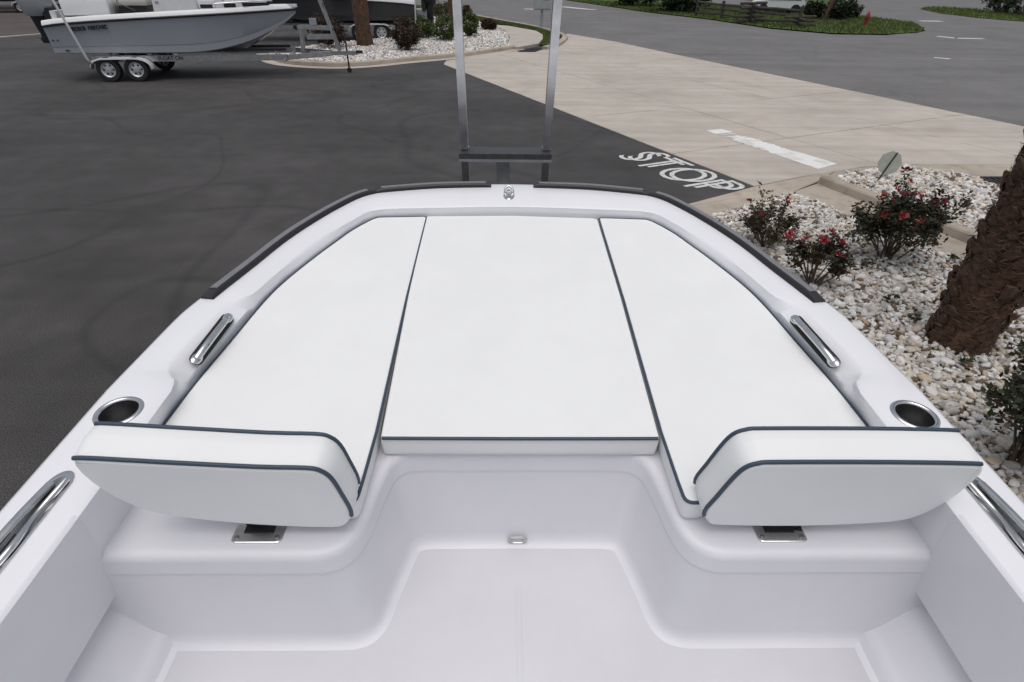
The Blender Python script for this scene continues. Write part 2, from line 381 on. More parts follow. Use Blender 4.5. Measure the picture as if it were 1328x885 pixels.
# street corner kerb of that bed (rounded end past the drain)
kerb_run(kl, [tuple(p[:2]) for p in crom([G(x, y) for x, y in [(706, 65), (722, 60), (731, 53.5), (732, 49), (722, 44.5), (690, 36), (650, 28.5), (612, 21)]], 5)], .28, .14, M['curb'], 3.)
bed_l = [tuple(p) for p in kpath[2:]]+[g2(657, 62), g2(660, 52), g2(654, 43), g2(628, 33), g2(606, 26), g2(570, 22), g2(540, 26), g2(515, 45), g2(480, 55), g2(430, 60), g2(380, 66), g2(355, 72)]
struct(sheet('gravel_bed', bed_l, .09, M['dirt']))
pad = [g2(657, 63), g2(661, 52), g2(655, 42), g2(632, 34), g2(660, 36.5), g2(695, 43), g2(704, 48), g2(704, 54), g2(699, 60), g2(672, 65)]
pd = thing('paved_corner', None, None); struct(pd)
slabs(pd, pad, [(np.array(g2(672, 50)), n_)], .12, M['concrete'], gap=.006, depth=.12)
gs = [g2(608, 22.5), g2(650, 30), g2(690, 37.5), g2(718, 45.5), g2(728, 50), g2(724, 57), g2(704, 62), g2(700, 60), g2(705, 54), g2(705, 47), g2(695, 42), g2(660, 35), g2(630, 31), g2(607, 26)]
struct(sheet('grass_strip', gs, .10, M['turf']))
# the far verge with trees, the island top right, the strip behind
verge = [g2(735, .8), g2(790, 8.6), g2(840, 16), g2(920, 25.5), g2(1000, 37.3), g2(1080, 44.3), g2(1150, 45.3), g2(1190, 43), g2(1199, 39.5), g2(1184, 31), g2(1110, 21), g2(1040, 13), g2(990, 9), (20, 78), (9, 100)]
struct(sheet('grass_verge', verge, .05, M['turf']))
isl = [g2(1193, 12.2), g2(1220, 18), g2(1270, 24), g2(1328, 28.5), (70, 50), (70, 62), g2(1328, 18), g2(1250, 12), g2(1210, 10)]
struct(sheet('grass_island', isl, .05, M['turf']))
isl2 = [g2(1010, 4), g2(1060, 7.5), g2(1110, 8), g2(1100, 3), (52, 100), (30, 100)]
struct(sheet('grass_island', isl2, .05, M['turf']))
struct(sheet('mulch_bed', [g2(1040, 27), g2(1070, 33), g2(1110, 31.5), g2(1108, 27), g2(1080, 22), g2(1045, 21)], .056, M['mulch']))
struct(sheet('far_lot', [(-70, 32), g2(0, 49.5), g2(48, 45.5), g2(90, 40), (-14, 36), (-12, 58), (-70, 70)], .006, ground_mat('far_lot_surface', (.085, .072, .066), .3, .2, 60)))
kerb_run(kl, [g2(90, 41.5), g2(48, 45.8), g2(0, 49.5), (-60, 26)], .2, .06, M['concrete'], 4)

# grass blades
def blades(name, poly, n, h, z, label):
    pl = np.array(poly); lo, hi = pl.min(0), pl.max(0); x = rng.uniform(lo[0], hi[0], n*3); y = rng.uniform(lo[1], hi[1], n*3)
    k = inpoly(x, y, poly); x, y = x[k][:n], y[k][:n]; n = len(x); a = rng.uniform(0, 6.28, n); w = h*.22
    hh = h*rng.uniform(.5, 1.2, n); dx, dy = np.cos(a)*w, np.sin(a)*w; lx, ly = rng.normal(0, h*.35, n), rng.normal(0, h*.35, n)
    V = np.empty((n, 3, 3)); V[:, 0] = np.c_[x-dx, y-dy, np.full(n, z)]; V[:, 1] = np.c_[x+dx, y+dy, np.full(n, z)]; V[:, 2] = np.c_[x+lx, y+ly, z+hh]
    t = rng.uniform(.6, 1.35, (n, 1))*np.array([1, 1, 1]); t[:, 0] *= rng.uniform(.8, 1.3, n)
    o = raw(name, V.reshape(-1, 3), np.arange(n*3).reshape(-1, 3), M['grass'], None, np.repeat(t, 3, 0)); tag(o, label, 'grass', kind='stuff'); return o
blades('grass', gs, 14000, .10, .1, 'green grass strip round the paved corner beside the street')
blades('grass', verge[:12], 26000, .16, .05, 'green grass of the verge with fences across the street')
blades('grass', isl, 9000, .2, .05, 'green grass island with a hedge beyond the painted arrows')

# ------------------------------------------------------------------ gravel
def stone_variants():
    out = []
    for k in range(7):
        bm = bmesh.new(); bmesh.ops.create_icosphere(bm, subdivisions=2, radius=1)
        V = np.array([v.co[:] for v in bm.verts]); Fc = np.array([[v.index for v in f.verts] for f in bm.faces]); bm.free()
        d = np.ones(len(V))
        for q in range(6):
            w = rng.normal(size=3); w /= np.linalg.norm(w); d += .11*np.sin(V@w*rng.uniform(2, 4.5)+rng.uniform(0, 6))
        for q in range(5):
            w = rng.normal(size=3); w /= np.linalg.norm(w); t = V@w; cut = rng.uniform(.55, .8); d = np.where(t*d > cut, cut/np.maximum(t, .01), d)
        out.append(V*d[:, None])
    return out, Fc
SV, SF = stone_variants()
PAL = np.array([[.78, .76, .74], [.70, .68, .66], [.82, .80, .78], [.60, .57, .54], [.66, .60, .50], [.50, .47, .44], [.58, .47, .37], [.74, .70, .64], [.40, .38, .37], [.64, .64, .66], [.17, .12, .08]])
PW = np.array([.2, .16, .16, .12, .08, .08, .05, .08, .04, .03, .10])
def stone_xf(n, size):
    s = size[:, None]*np.c_[rng.uniform(.8, 1.35, n), rng.uniform(.7, 1.0, n), rng.uniform(.42, .75, n)]
    a = rng.uniform(0, 6.28, n); b = rng.normal(0, .45, n); return s, a, b
def gravel(name, poly, spacing, size, z, label, parent=None, layers=2, keep=None, mound=None):
    pl = np.array(poly); lo, hi = pl.min(0), pl.max(0); allV = []; allF = []; allT = []; base = 0
    for L_ in range(layers):
        gx, gy = np.meshgrid(np.arange(lo[0], hi[0], spacing), np.arange(lo[1], hi[1], spacing*.87))
        gx = gx+(np.arange(gx.shape[0]) % 2)[:, None]*spacing*.5
        x = (gx+rng.normal(0, spacing*.28, gx.shape)).ravel(); y = (gy+rng.normal(0, spacing*.28, gy.shape)).ravel()
        k = inpoly(x, y, poly)
        if keep is not None: k &= keep(x, y)
        x, y = x[k], y[k]; n = len(x)
        sz = size*np.exp(rng.normal(0, .28, n)); s, a, b = stone_xf(n, sz)
        zz = z+size*(.15+.45*L_)+rng.uniform(-.2, .3, n)*size
        if mound is not None: zz = zz+mound(x, y)
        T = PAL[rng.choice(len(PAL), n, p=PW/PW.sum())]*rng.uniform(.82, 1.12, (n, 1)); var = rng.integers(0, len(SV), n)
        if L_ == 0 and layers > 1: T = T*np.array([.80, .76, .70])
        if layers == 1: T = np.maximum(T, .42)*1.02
        for vi in range(len(SV)):
            q = np.where(var == vi)[0]
            if not len(q): continue
            V = SV[vi][None]*s[q][:, None, :]; cb, sb = np.cos(b[q])[:, None], np.sin(b[q])[:, None]
            X, Y, Z = V[..., 0]*cb+V[..., 2]*sb, V[..., 1], -V[..., 0]*sb+V[..., 2]*cb
            ca, sa = np.cos(a[q])[:, None], np.sin(a[q])[:, None]
            W_ = np.stack([X*ca-Y*sa+x[q][:, None], X*sa+Y*ca+y[q][:, None], Z+zz[q][:, None]], -1)
            nv = W_.shape[1]; allV.append(W_.reshape(-1, 3)); allF.append((SF[None]+(np.arange(len(q))*nv)[:, None, None]+base).reshape(-1, 3)); base += len(q)*nv
            allT.append(np.repeat(T[q], nv, 0))
    o = raw(name, np.concatenate(allV), np.concatenate(allF), M['stone'], parent, np.concatenate(allT), smooth=True)
    tag(o, label, None if parent else 'gravel', kind='stuff'); return o
bed1 = [tuple(b1b+adir*.04+kdir*.04), tuple(b1b+adir*7), (1.6, 1.0), (7.4, 1.0), tuple(b1b+bdir*7.5), tuple(b1b+bdir*.03)]
bd1 = sheet('gravel_bed', bed1, .012, M['dirt']); struct(bd1)
PALM = np.array(g2(1252, 462))+np.array((.05, .22))
def vis1(x, y): return (x > 2.0) & (np.hypot(x-PALM[0], y-PALM[1]) > .27)
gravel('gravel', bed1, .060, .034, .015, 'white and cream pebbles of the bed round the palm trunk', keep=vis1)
bed2 = [tuple(k0+off*.23+kdir*.15), g2(1100, 232.5), g2(1140, 225.5), g2(1180, 224.5), g2(1240, 234), g2(1328, 262), (14, 5), tuple(k0+off*.23+kdir*8)]
struct(sheet('gravel_bed', bed2, .09, M['dirt']))
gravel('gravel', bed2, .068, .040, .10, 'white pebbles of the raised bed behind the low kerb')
gravel('gravel', bed_l, .115, .062, .10, 'white gravel of the island bed with clipped shrubs behind the trailer', layers=1, mound=lambda x, y: 0*x)
# the larger cobbles of the near bed, one by one
cob = []
for k in range(3):
    me = bpy.data.meshes.new('cobble'); me.from_pydata(SV[k+2].tolist(), [], SF.tolist()); me.polygons.foreach_set('use_smooth', [True]*len(me.polygons)); cob.append(me)
cmats = [mat('cobble_%d' % i, tuple(c), .75, var=(20, .25), bump=(60, .3, .004)) for i, c in enumerate([(.72, .70, .67), (.62, .60, .57), (.55, .45, .33), (.45, .43, .41)])]
cm = [[None]*4 for _ in range(3)]
for i in range(3):
    for j in range(4):
        c = cob[i].copy(); c.materials.append(cmats[j]); cm[i][j] = c
n_c = 0
while n_c < 130:
    x, y = random.uniform(2.2, 6.6), random.uniform(1.6, 7.6)
    if not inpoly([x], [y], bed1)[0] or not vis1(np.array(x), np.array(y)): continue
    o = bpy.data.objects.new('stone', cm[random.randrange(3)][random.choices(range(4), (5, 4, 2, 1))[0]]); col.objects.link(o); o.parent = bd1
    s = random.uniform(.042, .066); o.location = (x, y, .055); o.scale = (s*random.uniform(.9, 1.3), s, s*random.uniform(.5, .75)); o.rotation_euler = (random.gauss(0, .2), random.gauss(0, .2), random.uniform(0, 6.28)); n_c += 1

# ------------------------------------------------------------------ pavement paint
def ground_text(name, body, size, origin, xdir, z, m, sx=1., sy=1., bold=0):
    o = text_mesh(name, body, size, m, None, .0, bold); xd = np.array(xdir)/np.linalg.norm(xdir); yd = np.array([-xd[1], xd[0]])
    o.matrix_world = Matrix([[xd[0]*sx, yd[0]*sy, 0, origin[0]], [xd[1]*sx, yd[1]*sy, 0, origin[1]], [0, 0, 1, z], [0, 0, 0, 1]]); return o
s0 = np.array(g2(796, 203)); s1 = np.array(g2(868, 238)); td = s1-s0; L_ = np.linalg.norm(td); 
td = e_
w1 = ground_text('stop_legend', 'STOP', 1.0, s0+n_*.05, td, .004, M['paint'], 1.0, 1.0, -.010)
w2 = ground_text('stop_legend', 'STOP', 1.0, s0+n_*.17+e_*.13, td, .008, M['paint'], 1.0, 1.0, -.010)
tag(w1, 'worn white painted word STOP on the asphalt beside the driveway, older coat', 'road marking'); tag(w2, 'white painted word STOP on the asphalt beside the driveway, shifted second coat', 'road marking')
for o in (w1, w2):
    bpy.context.view_layer.update(); xs = [v.co.x for v in o.data.vertices]; ys = [v.co.y for v in o.data.vertices]
    LX, LY = 2.45, .92; kx, ky = LX/(max(xs)-min(xs)), LY/(max(ys)-min(ys))
    for v in o.data.vertices: v.co.x = (v.co.x-min(xs))*kx; v.co.y = (v.co.y-min(ys))*ky
b0 = [g2(912, 171), g2(938, 168.5), g2(1086, 214), g2(1060, 221)]
def worn_bar(poly, z, name):
    a, b, c, d = (np.array(p) for p in poly); mb = MB()
    for t0, t1 in ((0, .115), (.135, .155), (.20, 1)):
        rings = []; N = max(3, int((t1-t0)*60))
        for i in range(N+1):
            t = t0+(t1-t0)*i/N; p = a+(d-a)*t; q = b+(c-b)*t; near_gap = .45 if (.09 < t < .3) else (.16 if t < .7 else .05)
            lo = random.uniform(0, near_gap)*.8; hi = 1-random.uniform(0, near_gap)*.8; rings.append([(*(p+(q-p)*lo), z), (*(p+(q-p)*hi), z)])
        for r1, r2 in zip(rings, rings[1:]): mb.poly([r1[0], r2[0], r2[1], r1[1]])
    return mb.build(name, M['barpaint'], smooth=0)
tag(worn_bar(b0, .0235, 'stop_bar'), 'worn white painted stop bar across the concrete driveway', 'road marking')
def paint_strip(px, w, label, cat='road marking', name='lane_line'):
    pts = [np.array(g2(x, y)) for x, y in px]; mb = MB()
    for a, b in zip(pts, pts[1:]):
        t = (b-a)/np.linalg.norm(b-a); nn = np.array([-t[1], t[0]])*w/2; mb.poly([(*(a-nn), .011), (*(b-nn), .011), (*(b+nn), .011), (*(a+nn), .011)])
    return tag(mb.build(name, M['paint'], smooth=0), label, cat)
paint_strip([(1193, 27.5), (1221, 28)], .9, 'short white painted bar on the side road beyond the hydrant')
paint_strip([(1216, 47.5), (1240, 50), (1276, 50.5)], .45, 'long thin white line painted across the mouth of the side road')
paint_strip([(1211, 75), (1232, 77)], .3, 'small faded white paint patch in the middle of the street')
paint_strip([(680, 12), (692, 12.3)], .9, 'short white painted dash on the street behind the grey box')
paint_strip([(729, 9), (760, 12.2), (772, 13)], .9, 'white edge line along the street below the far verge')

# drain grates
def grate(px, z, label, along, nb=9):
    pts = [np.array(G(x, y, z)[:2]) for x, y in px]; c = sum(pts)/4; t = thing('drain_grate', label, 'drain', (*c, z))
    q = [p-c for p in pts]
    MB().poly([(*p, .001) for p in q]).build('pit', M['black'], t, smooth=0)
    fr = MB()
    for i in range(4): fr.bar((*q[i], .012), (*q[(i+1) % 4], .012), .05, .022)
    fr.build('frame', M['iron'], t)
    for i in range(1, nb):
        k = i/nb; MB().bar((*(q[0]+(q[1]-q[0])*k), .011), (*(q[3]+(q[2]-q[3])*k), .011), .03, .018).build('slat', M['iron'], t)
    for i in (1, 2, 3):
        k = i/4; MB().bar((*(q[0]+(q[3]-q[0])*k), .016), (*(q[1]+(q[2]-q[1])*k), .016), .02, .012).build('cross_bar', M['iron'], t)
grate([(1270, 231), (1340, 231), (1352, 248), (1312, 248)], .022, 'dark iron drain grate in the walk behind the raised pebble bed', 0)
grate([(672, 67.6), (690, 63.2), (707, 63.2), (693, 67.6)], .022, 'dark iron drain grate at the corner of the island bed', 0, 10)

# ================================================================== OUR BOAT
boat = thing('bay_boat', 'white open bay boat with a square bow and cushioned seats, parked on its trailer', 'boat')
boat.location = CW-RX@CB; boat.rotation_euler = (TAU, 0, 0)
def zg(y): return 1.81-.036*min(1, max(0, (y-1.25)/.95))
def onray(x, y):                                # keep the sight line, lower to the local sheer height
    z = zg(y)
    for _ in range(4):
        k = (2.9-z)/1.09; yy = y*k; z = zg(yy)
    k = (2.9-z)/1.09; return (x*k, y*k, z)
ST = [((1.222, -4.5), (1.03, -4.5)), ((1.222, -2.5), (1.03, -2.5)), ((1.222, -.5), (1.03, -.5)), ((1.222, .55), (1.03, .55)), ((1.222, .80), (1.03, .80)), ((1.222, .95), (1.03, .95)), ((1.222, 1.25), (1.03, 1.25)),
      ((1.218, 1.32), (1.045, 1.30)), ((1.212, 1.41), (1.088, 1.365)), ((1.205, 1.53), (1.083, 1.50)), ((1.195, 1.66), (1.066, 1.64)), ((1.175, 1.76), (1.052, 1.735)),
      ((1.152, 1.86), (.992, 1.80)), ((1.11, 2.03), (.955, 1.95)), ((1.08, 2.165), (.92, 2.08)), ((1.035, 2.33), (.868, 2.25)), ((.96, 2.53), (.805, 2.40)), ((.90, 2.66), (.76, 2.48)),
      ((.84, 2.77), (.71, 2.54)), ((.785, 2.83), (.675, 2.568)), ((.735, 2.865), (.635, 2.592)), ((.66, 2.889), (.58, 2.606)), ((.58, 2.91), (.52, 2.615)), ((.42, 2.945), (.40, 2.63)), ((.2, 2.965), (.2, 2.643)), ((0, 2.972), (0, 2.647))]
CUSH_X = [(.0, 1.045), (1.19, 1.045), (1.37, 1.037), (1.6, 1.015), (1.87, .99), (2.04, .957), (2.26, .89), (2.40, .84), (2.51, .80), (2.60, .755), (2.66, .715)]
def interp(t, tab):
    for (a, b), (c, d) in zip(tab, tab[1:]):
        if t <= c: return b+(d-b)*max(0, (t-a))/(c-a)
    return tab[-1][1]
st3 = []
for o_, i_ in ST: st3.append((np.array(onray(*o_)), np.array(onray(*i_))))
CUSH_LINE = [np.array((x, y)) for y, x in CUSH_X[:-1]]+[np.array(p) for p in ((.745, 2.625), (.715, 2.662), (.69, 2.685), (.60, 2.697), (.455, 2.708), (.25, 2.724), (0, 2.734), (-.3, 2.724))]
def near_cush(q):
    best = None
    for a, b in zip(CUSH_LINE, CUSH_LINE[1:]):
        t = np.clip(np.dot(q-a, b-a)/np.dot(b-a, b-a), 0, 1); p = a+(b-a)*t; d = np.linalg.norm(q-p)
        if best is None or d < best[0]: best = (d, p, (b-a)/np.linalg.norm(b-a))
    p, t = best[1], best[2]; return p, np.array([t[1], -t[0]])
for o3, i3 in st3:              # the coaming never overhangs the cushions
    if i3[1] > 1.78:
        p, nn = near_cush(i3[:2]); d = np.dot(i3[:2]-p, nn)
        if d < .014: i3[:2] += nn*(.014-d)
        if i3[0] < .02: i3[0] = 0
# densify the curved part
k6 = 6
dense_o = [p for p, _ in st3[:k6]]+crom([p for p, _ in st3[k6:]], 3); dense_i = [q for _, q in st3[:k6]]+crom([q for _, q in st3[k6:]], 3)
def coam_bottom(i):
    q = np.array(i[:2]); p, nn = near_cush(q); r_ = p+nn*.010
    if q[0] < 1e-6: r_[0] = 0
    return np.array([r_[0], r_[1], 1.645])
def profile(o, i):
    d = (i-o)[:2]; d = d/np.linalg.norm(d); D = np.array([d[0], d[1], 0]); Z = np.array([0, 0, 1.])
    c = coam_bottom(i); top = i
    if i[1] < 1.15: c = np.array([1.043, i[1], 1.645])
    if 1.36 < i[1] < 1.80 and i[0] > 1.03:
        m_ = np.array([interp(i[1], CUSH_X)+.012, i[1], 1.747])
        mids = [top+D*.004-Z*.004, top+(m_-top)*.35, top+(m_-top)*.95, m_+np.array([.003, 0, -.008])]
    else:
        b = (c+Z*.10) if i[1] >= 1.15 else i+(c-i)*.4; mids = [top+D*.002-Z*.006, top+(b-top)*.35-Z*.003, top+(b-top)*.75, b+np.array([0, 0, -.006])]
    return dict(out=[o-Z*.07-D*.004, o-Z*.045-D*.004, o-Z*.016-D*.002, o-Z*.004+D*.006], o_top=o+D*.018, i_top=i-D*.009, inn=mids+[c])
PRF = [profile(o, i) for o, i in zip(dense_o, dense_i)]
mir = lambda p: np.array([-p[0], p[1], p[2]])
CUP = [(1.130, 1.148), (-1.126, 1.155)]; CUPR = .053
deck = MB()
for sgn in (1, -1):
    S = (lambda p: p) if sgn > 0 else mir
    deck.loft([[S(q) for q in p['out']]+[S(p['o_top'])] for p in PRF], closed=False, cap=False)
    start = 4
    deck.loft([[S(p['i_top'])]+[S(q) for q in p['inn']] for p in PRF[start:]], closed=False, cap=False)
    for a, b, ia in zip(PRF, PRF[1:], range(99)):
        if ia == 5: continue
        deck.poly([S(a['o_top']), S(a['i_top']), S(b['i_top']), S(b['o_top'])])
# flat patch with the cup hole
for sgn in (1, -1):
    S = (lambda p: p) if sgn > 0 else mir
    a, b = PRF[5], PRF[6]; bm = bmesh.new(); loop = [bm.verts.new(S(q)) for q in (a['o_top'], b['o_top'], b['i_top'], a['i_top'])]
    c = CUP[0] if sgn > 0 else CUP[1]
    cir = [bm.verts.new((c[0]+CUPR*math.cos(2*math.pi*q/32), c[1]+CUPR*math.sin(2*math.pi*q/32), 1.81)) for q in range(32)]
    ed = [bm.edges.new((loop[i], loop[(i+1) % 4])) for i in range(4)]+[bm.edges.new((cir[i], cir[(i+1) % 32])) for i in range(32)]
    bmesh.ops.triangle_fill(bm, edges=ed, use_beauty=True); bm.verts.index_update()
    fs = [[v.index for v in f.verts] for f in bm.faces if math.hypot(f.calc_center_median().x-c[0], f.calc_center_median().y-c[1]) > CUPR*.9]
    deck.add([v.co[:] for v in bm.verts], fs); bm.free()
deck.build('deck', M['gel'], boat, smooth=42)
# hull below the deck: outline shrunk level by level down to the keel
outl = [PRF[i]['out'][0] for i in range(len(PRF))]
full = [p for p in outl]+[mir(p) for p in outl[::-1][1:]]
hull = MB(); rings = []
for dz, sx, pull in ((0, 1, 0), (.06, .99, .01), (.35, .955, .10), (.62, .90, .32), (.80, .80, .65), (.92, .5, 1.1), (1.02, .04, 1.5)):
    rings.append([(p[0]*sx, p[1]-pull*max(0, (p[1]+.5)/3.5)**1.5, p[2]-dz) for p in full])
hull.loft(rings, closed=True, cap=False); hull.poly(rings[-1]); hull.build('hull', M['gel'], boat, smooth=45)

# cockpit liner: floor, pods, bulkhead
# cavity edge contour at seat-base height and its foot on the floor (right half, outer pod corner -> centreline)
topc = [(1.10, .805), (.80, .805), (.56, .805), (.50, .808), (.455, .828), (.425, .865), (.408, .92), (.397, 1.0), (.385, 1.07), (.375, 1.105), (.355, 1.132), (.32, 1.145), (.2, 1.147), (0, 1.148)]
botc = [(1.10, .765), (.80, .765), (.52, .765), (.455, .768), (.415, .785), (.392, .825), (.378, .89), (.358, .97), (.342, 1.03), (.332, 1.055), (.315, 1.07), (.28, 1.078), (.2, 1.079), (0, 1.080)]
topc = [tuple(p) for p in crom(topc, 4)]; botc = [tuple(p) for p in crom(botc, 4)]
def ringat(t, z, outx=0.):
    r_ = []
    for (a, b), (c, d) in zip(topc, botc): r_.append((a+(c-a)*t, b+(d-b)*t, z))
    return r_
def toward(ring, d):                       # push a ring into the pod side by d (2D normal)
    out = []
    for i, p in enumerate(ring):
        a = ring[max(0, i-1)]; b = ring[min(len(ring)-1, i+1)]; t = np.array([b[0]-a[0], b[1]-a[1]]); t /= np.linalg.norm(t); nn = np.array([-t[1], t[0]])*-1
        q = (p[0]+nn[0]*-d*-1, p[1]+nn[1]*d, p[2]); out.append(q)
    out[-1] = (0, out[-1][1], out[-1][2]); return out
lin = MB()
ZF, ZS = 1.30, 1.65
prs = [toward(ringat(0, ZS), .026), toward(ringat(0, ZS-.0004), .019), toward(ringat(0, ZS-.003), .010), toward(ringat(0, ZS-.009), .0035), ringat(0.012, ZS-.018), ringat(.025, ZS-.024), ringat(.14, ZS-.062), ringat(.15, ZS-.066), toward(ringat(.17, ZS-.071), .003), toward(ringat(.2, ZS-.078), .004),
       toward(ringat(.88, ZF+.042), .004), toward(ringat(.9, ZF+.034), .003), ringat(.95, ZF+.016), toward(ringat(1, ZF+.005), -.008), toward(ringat(1, ZF+.0008), -.022)]
for sgn in (1, -1):
    rr = prs if sgn > 0 else [[(-x, y, z) for x, y, z in r_] for r_ in prs]
    lin.loft(rr, closed=False, cap=False)
topring = prs[0]; tr_full = topring+[(-x, y, z) for x, y, z in topring[::-1][1:]]
cb = [PRF[i]['inn'][-1] for i in range(4, len(PRF))]
cb_full = cb+[mir(p) for p in cb[::-1][1:]]
lp = [(1.14, .80)]+[(q[0]+.02, q[1]+.03) for q in cb]+[(-q[0]-.02, q[1]+.03) for q in cb[::-1][1:]]+[(-1.14, .80)]
# U-shaped seat deck as strips: pods outboard of the cavity, bow deck ahead of it
for sgn in (1, -1):
    lin.poly([(sgn*x, y, ZS) for x, y, z in topring[:-1] if x >= .36]+[(sgn*.36, 1.2, ZS), (sgn*1.14, 1.2, ZS), (sgn*1.14, .80, ZS)])
lin.poly([(x, y, ZS) for x, y, z in tr_full if abs(x) <= .36001]+[(-.36, 1.2, ZS), (.36, 1.2, ZS)])
lin.poly([(-1.14, 1.2, ZS), (1.14, 1.2, ZS), (1.12, 1.7, ZS), (1.0, 2.3, ZS), (.8, 2.75, ZS), (-.8, 2.75, ZS), (-1.0, 2.3, ZS), (-1.12, 1.7, ZS)])
lin.build('seat_base', M['liner'], boat, smooth=45)
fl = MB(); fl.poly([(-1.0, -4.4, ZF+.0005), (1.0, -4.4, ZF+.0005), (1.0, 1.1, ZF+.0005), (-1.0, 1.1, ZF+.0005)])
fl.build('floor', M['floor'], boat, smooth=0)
rdg = MB(); rdg.loft([[(-.012, y, ZF), (-.007, y, ZF+.0022), (.007, y, ZF+.0022), (.012, y, ZF)] for y in (-4.3, .93, .94)], closed=False, cap=False).build('floor_seam', M['floor'], boat)
for sgn in (1, -1):
    w = MB(); i_t = PRF[0]['i_top']; prof = [(1.018+.0, 1.81), (1.030, 1.806), (1.034, 1.795), (1.052, 1.515), (1.056, 1.500), (1.066, 1.493), (1.10, 1.490), (1.105, 1.46), (1.085, 1.445), (1.004, 1.352), (.988, 1.340), (.975, 1.334), (.968, 1.322), (.958, 1.306), (.94, 1.3008)]
    prof = [(1.039, 1.81), (1.034, 1.8085), (1.028, 1.803), (1.032, 1.74)]+prof[3:]
    ys = [-4.4, -2, -.5, .3, .6, .79]
    w.loft([[(sgn*x, y+(.02 if y > .7 else 0), z) for x, z in prof] for y in ys], closed=False, cap=False).build('side_liner', M['liner'], boat, smooth=40)
MB().box((0, -4.42, 1.55), (2.3, .08, .52)).build('transom', M['liner'], boat)

# black rubber strips along the gunwale edge
def arc_path(pts): return [Vector(p) for p in pts]
def rub(path, name='rubber_strip'):
    rings = []; k = len(path)
    for j, p in enumerate(path):
        t = (path[min(j+1, k-1)]-path[max(j-1, 0)]); t /= np.linalg.norm(t); nn = np.array([t[1], -t[0], 0])
        if nn[1] < 0 and abs(t[0]) > abs(t[1]): nn = -nn
        if np.dot(nn[:2], p[:2]-np.array([0, 1.0])) < 0: nn = -nn
        pr = [(-.066, -.003), (-.065, .012), (-.058, .020), (-.050, .022), (-.024, .019), (-.017, .013), (-.014, -.003)]
        sc = .55 if j in (0, k-1) else 1
        rings.append([p+nn*a+np.array([0, 0, b*(sc if b > 0 else 1)]) for a, b in pr])
    base = MB().loft(rings).build(name, M['rubber'], boat, smooth=50)
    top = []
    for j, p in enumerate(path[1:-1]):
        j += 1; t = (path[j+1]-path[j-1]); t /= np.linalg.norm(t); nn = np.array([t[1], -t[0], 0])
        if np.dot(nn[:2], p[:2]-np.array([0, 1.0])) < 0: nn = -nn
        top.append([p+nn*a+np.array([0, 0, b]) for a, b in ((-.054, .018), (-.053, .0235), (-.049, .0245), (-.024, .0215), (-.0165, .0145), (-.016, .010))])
    MB().loft(top).build('top_sheen', M['skysheen'], base, smooth=50)  # added top piece, carries the strip's sky sheen as colour
def by_len(pts, a, b, n):
    d = [0]
    for p, q in zip(pts, pts[1:]): d.append(d[-1]+np.linalg.norm(q-p))
    out = []
    for t in np.linspace(a, b, n):
        j = min(max(1, int(np.searchsorted(d, t))), len(d)-1); u = (t-d[j-1])/(d[j]-d[j-1]+1e-9); out.append(pts[j-1]+(pts[j]-pts[j-1])*u)
    return out, d[-1]
dl = [0]
for p, q in zip(dense_o, dense_o[1:]): dl.append(dl[-1]+np.linalg.norm(q-p))
ia = min(range(len(dense_o)), key=lambda i: abs(dense_o[i][1]-1.79)); ic = min(range(len(dense_o)), key=lambda i: abs(dense_o[i][0]-.755)); ie = min(range(len(dense_o)), key=lambda i: abs(dense_o[i][0]-.125))
sp_, _ = by_len(dense_o, dl[ia], dl[ic]-.006, 26); fp_, _ = by_len(dense_o, dl[ic]+.006, dl[-1]-.12, 22)
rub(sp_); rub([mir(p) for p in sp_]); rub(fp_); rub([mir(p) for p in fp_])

# cup holders
for c in CUP:
    mb = MB(); mb.lathe([(CUPR-.004, 1.809), (CUPR-.002, 1.8135), (CUPR+.003, 1.8145), (CUPR+.009, 1.8125), (CUPR+.011, 1.8095)], (c[0], c[1], 0), 40, cap=False)
    rim = mb.build('cup_holder', M['chrome'], boat, smooth=60)
    MB().lathe([(CUPR-.003, 1.811), (CUPR-.006, 1.77), (CUPR-.008, 1.725), (CUPR-.015, 1.718), (.001, 1.716)], (c[0], c[1], 0), 40, cap=False).build('cup', M['cupin'], rim, smooth=60)

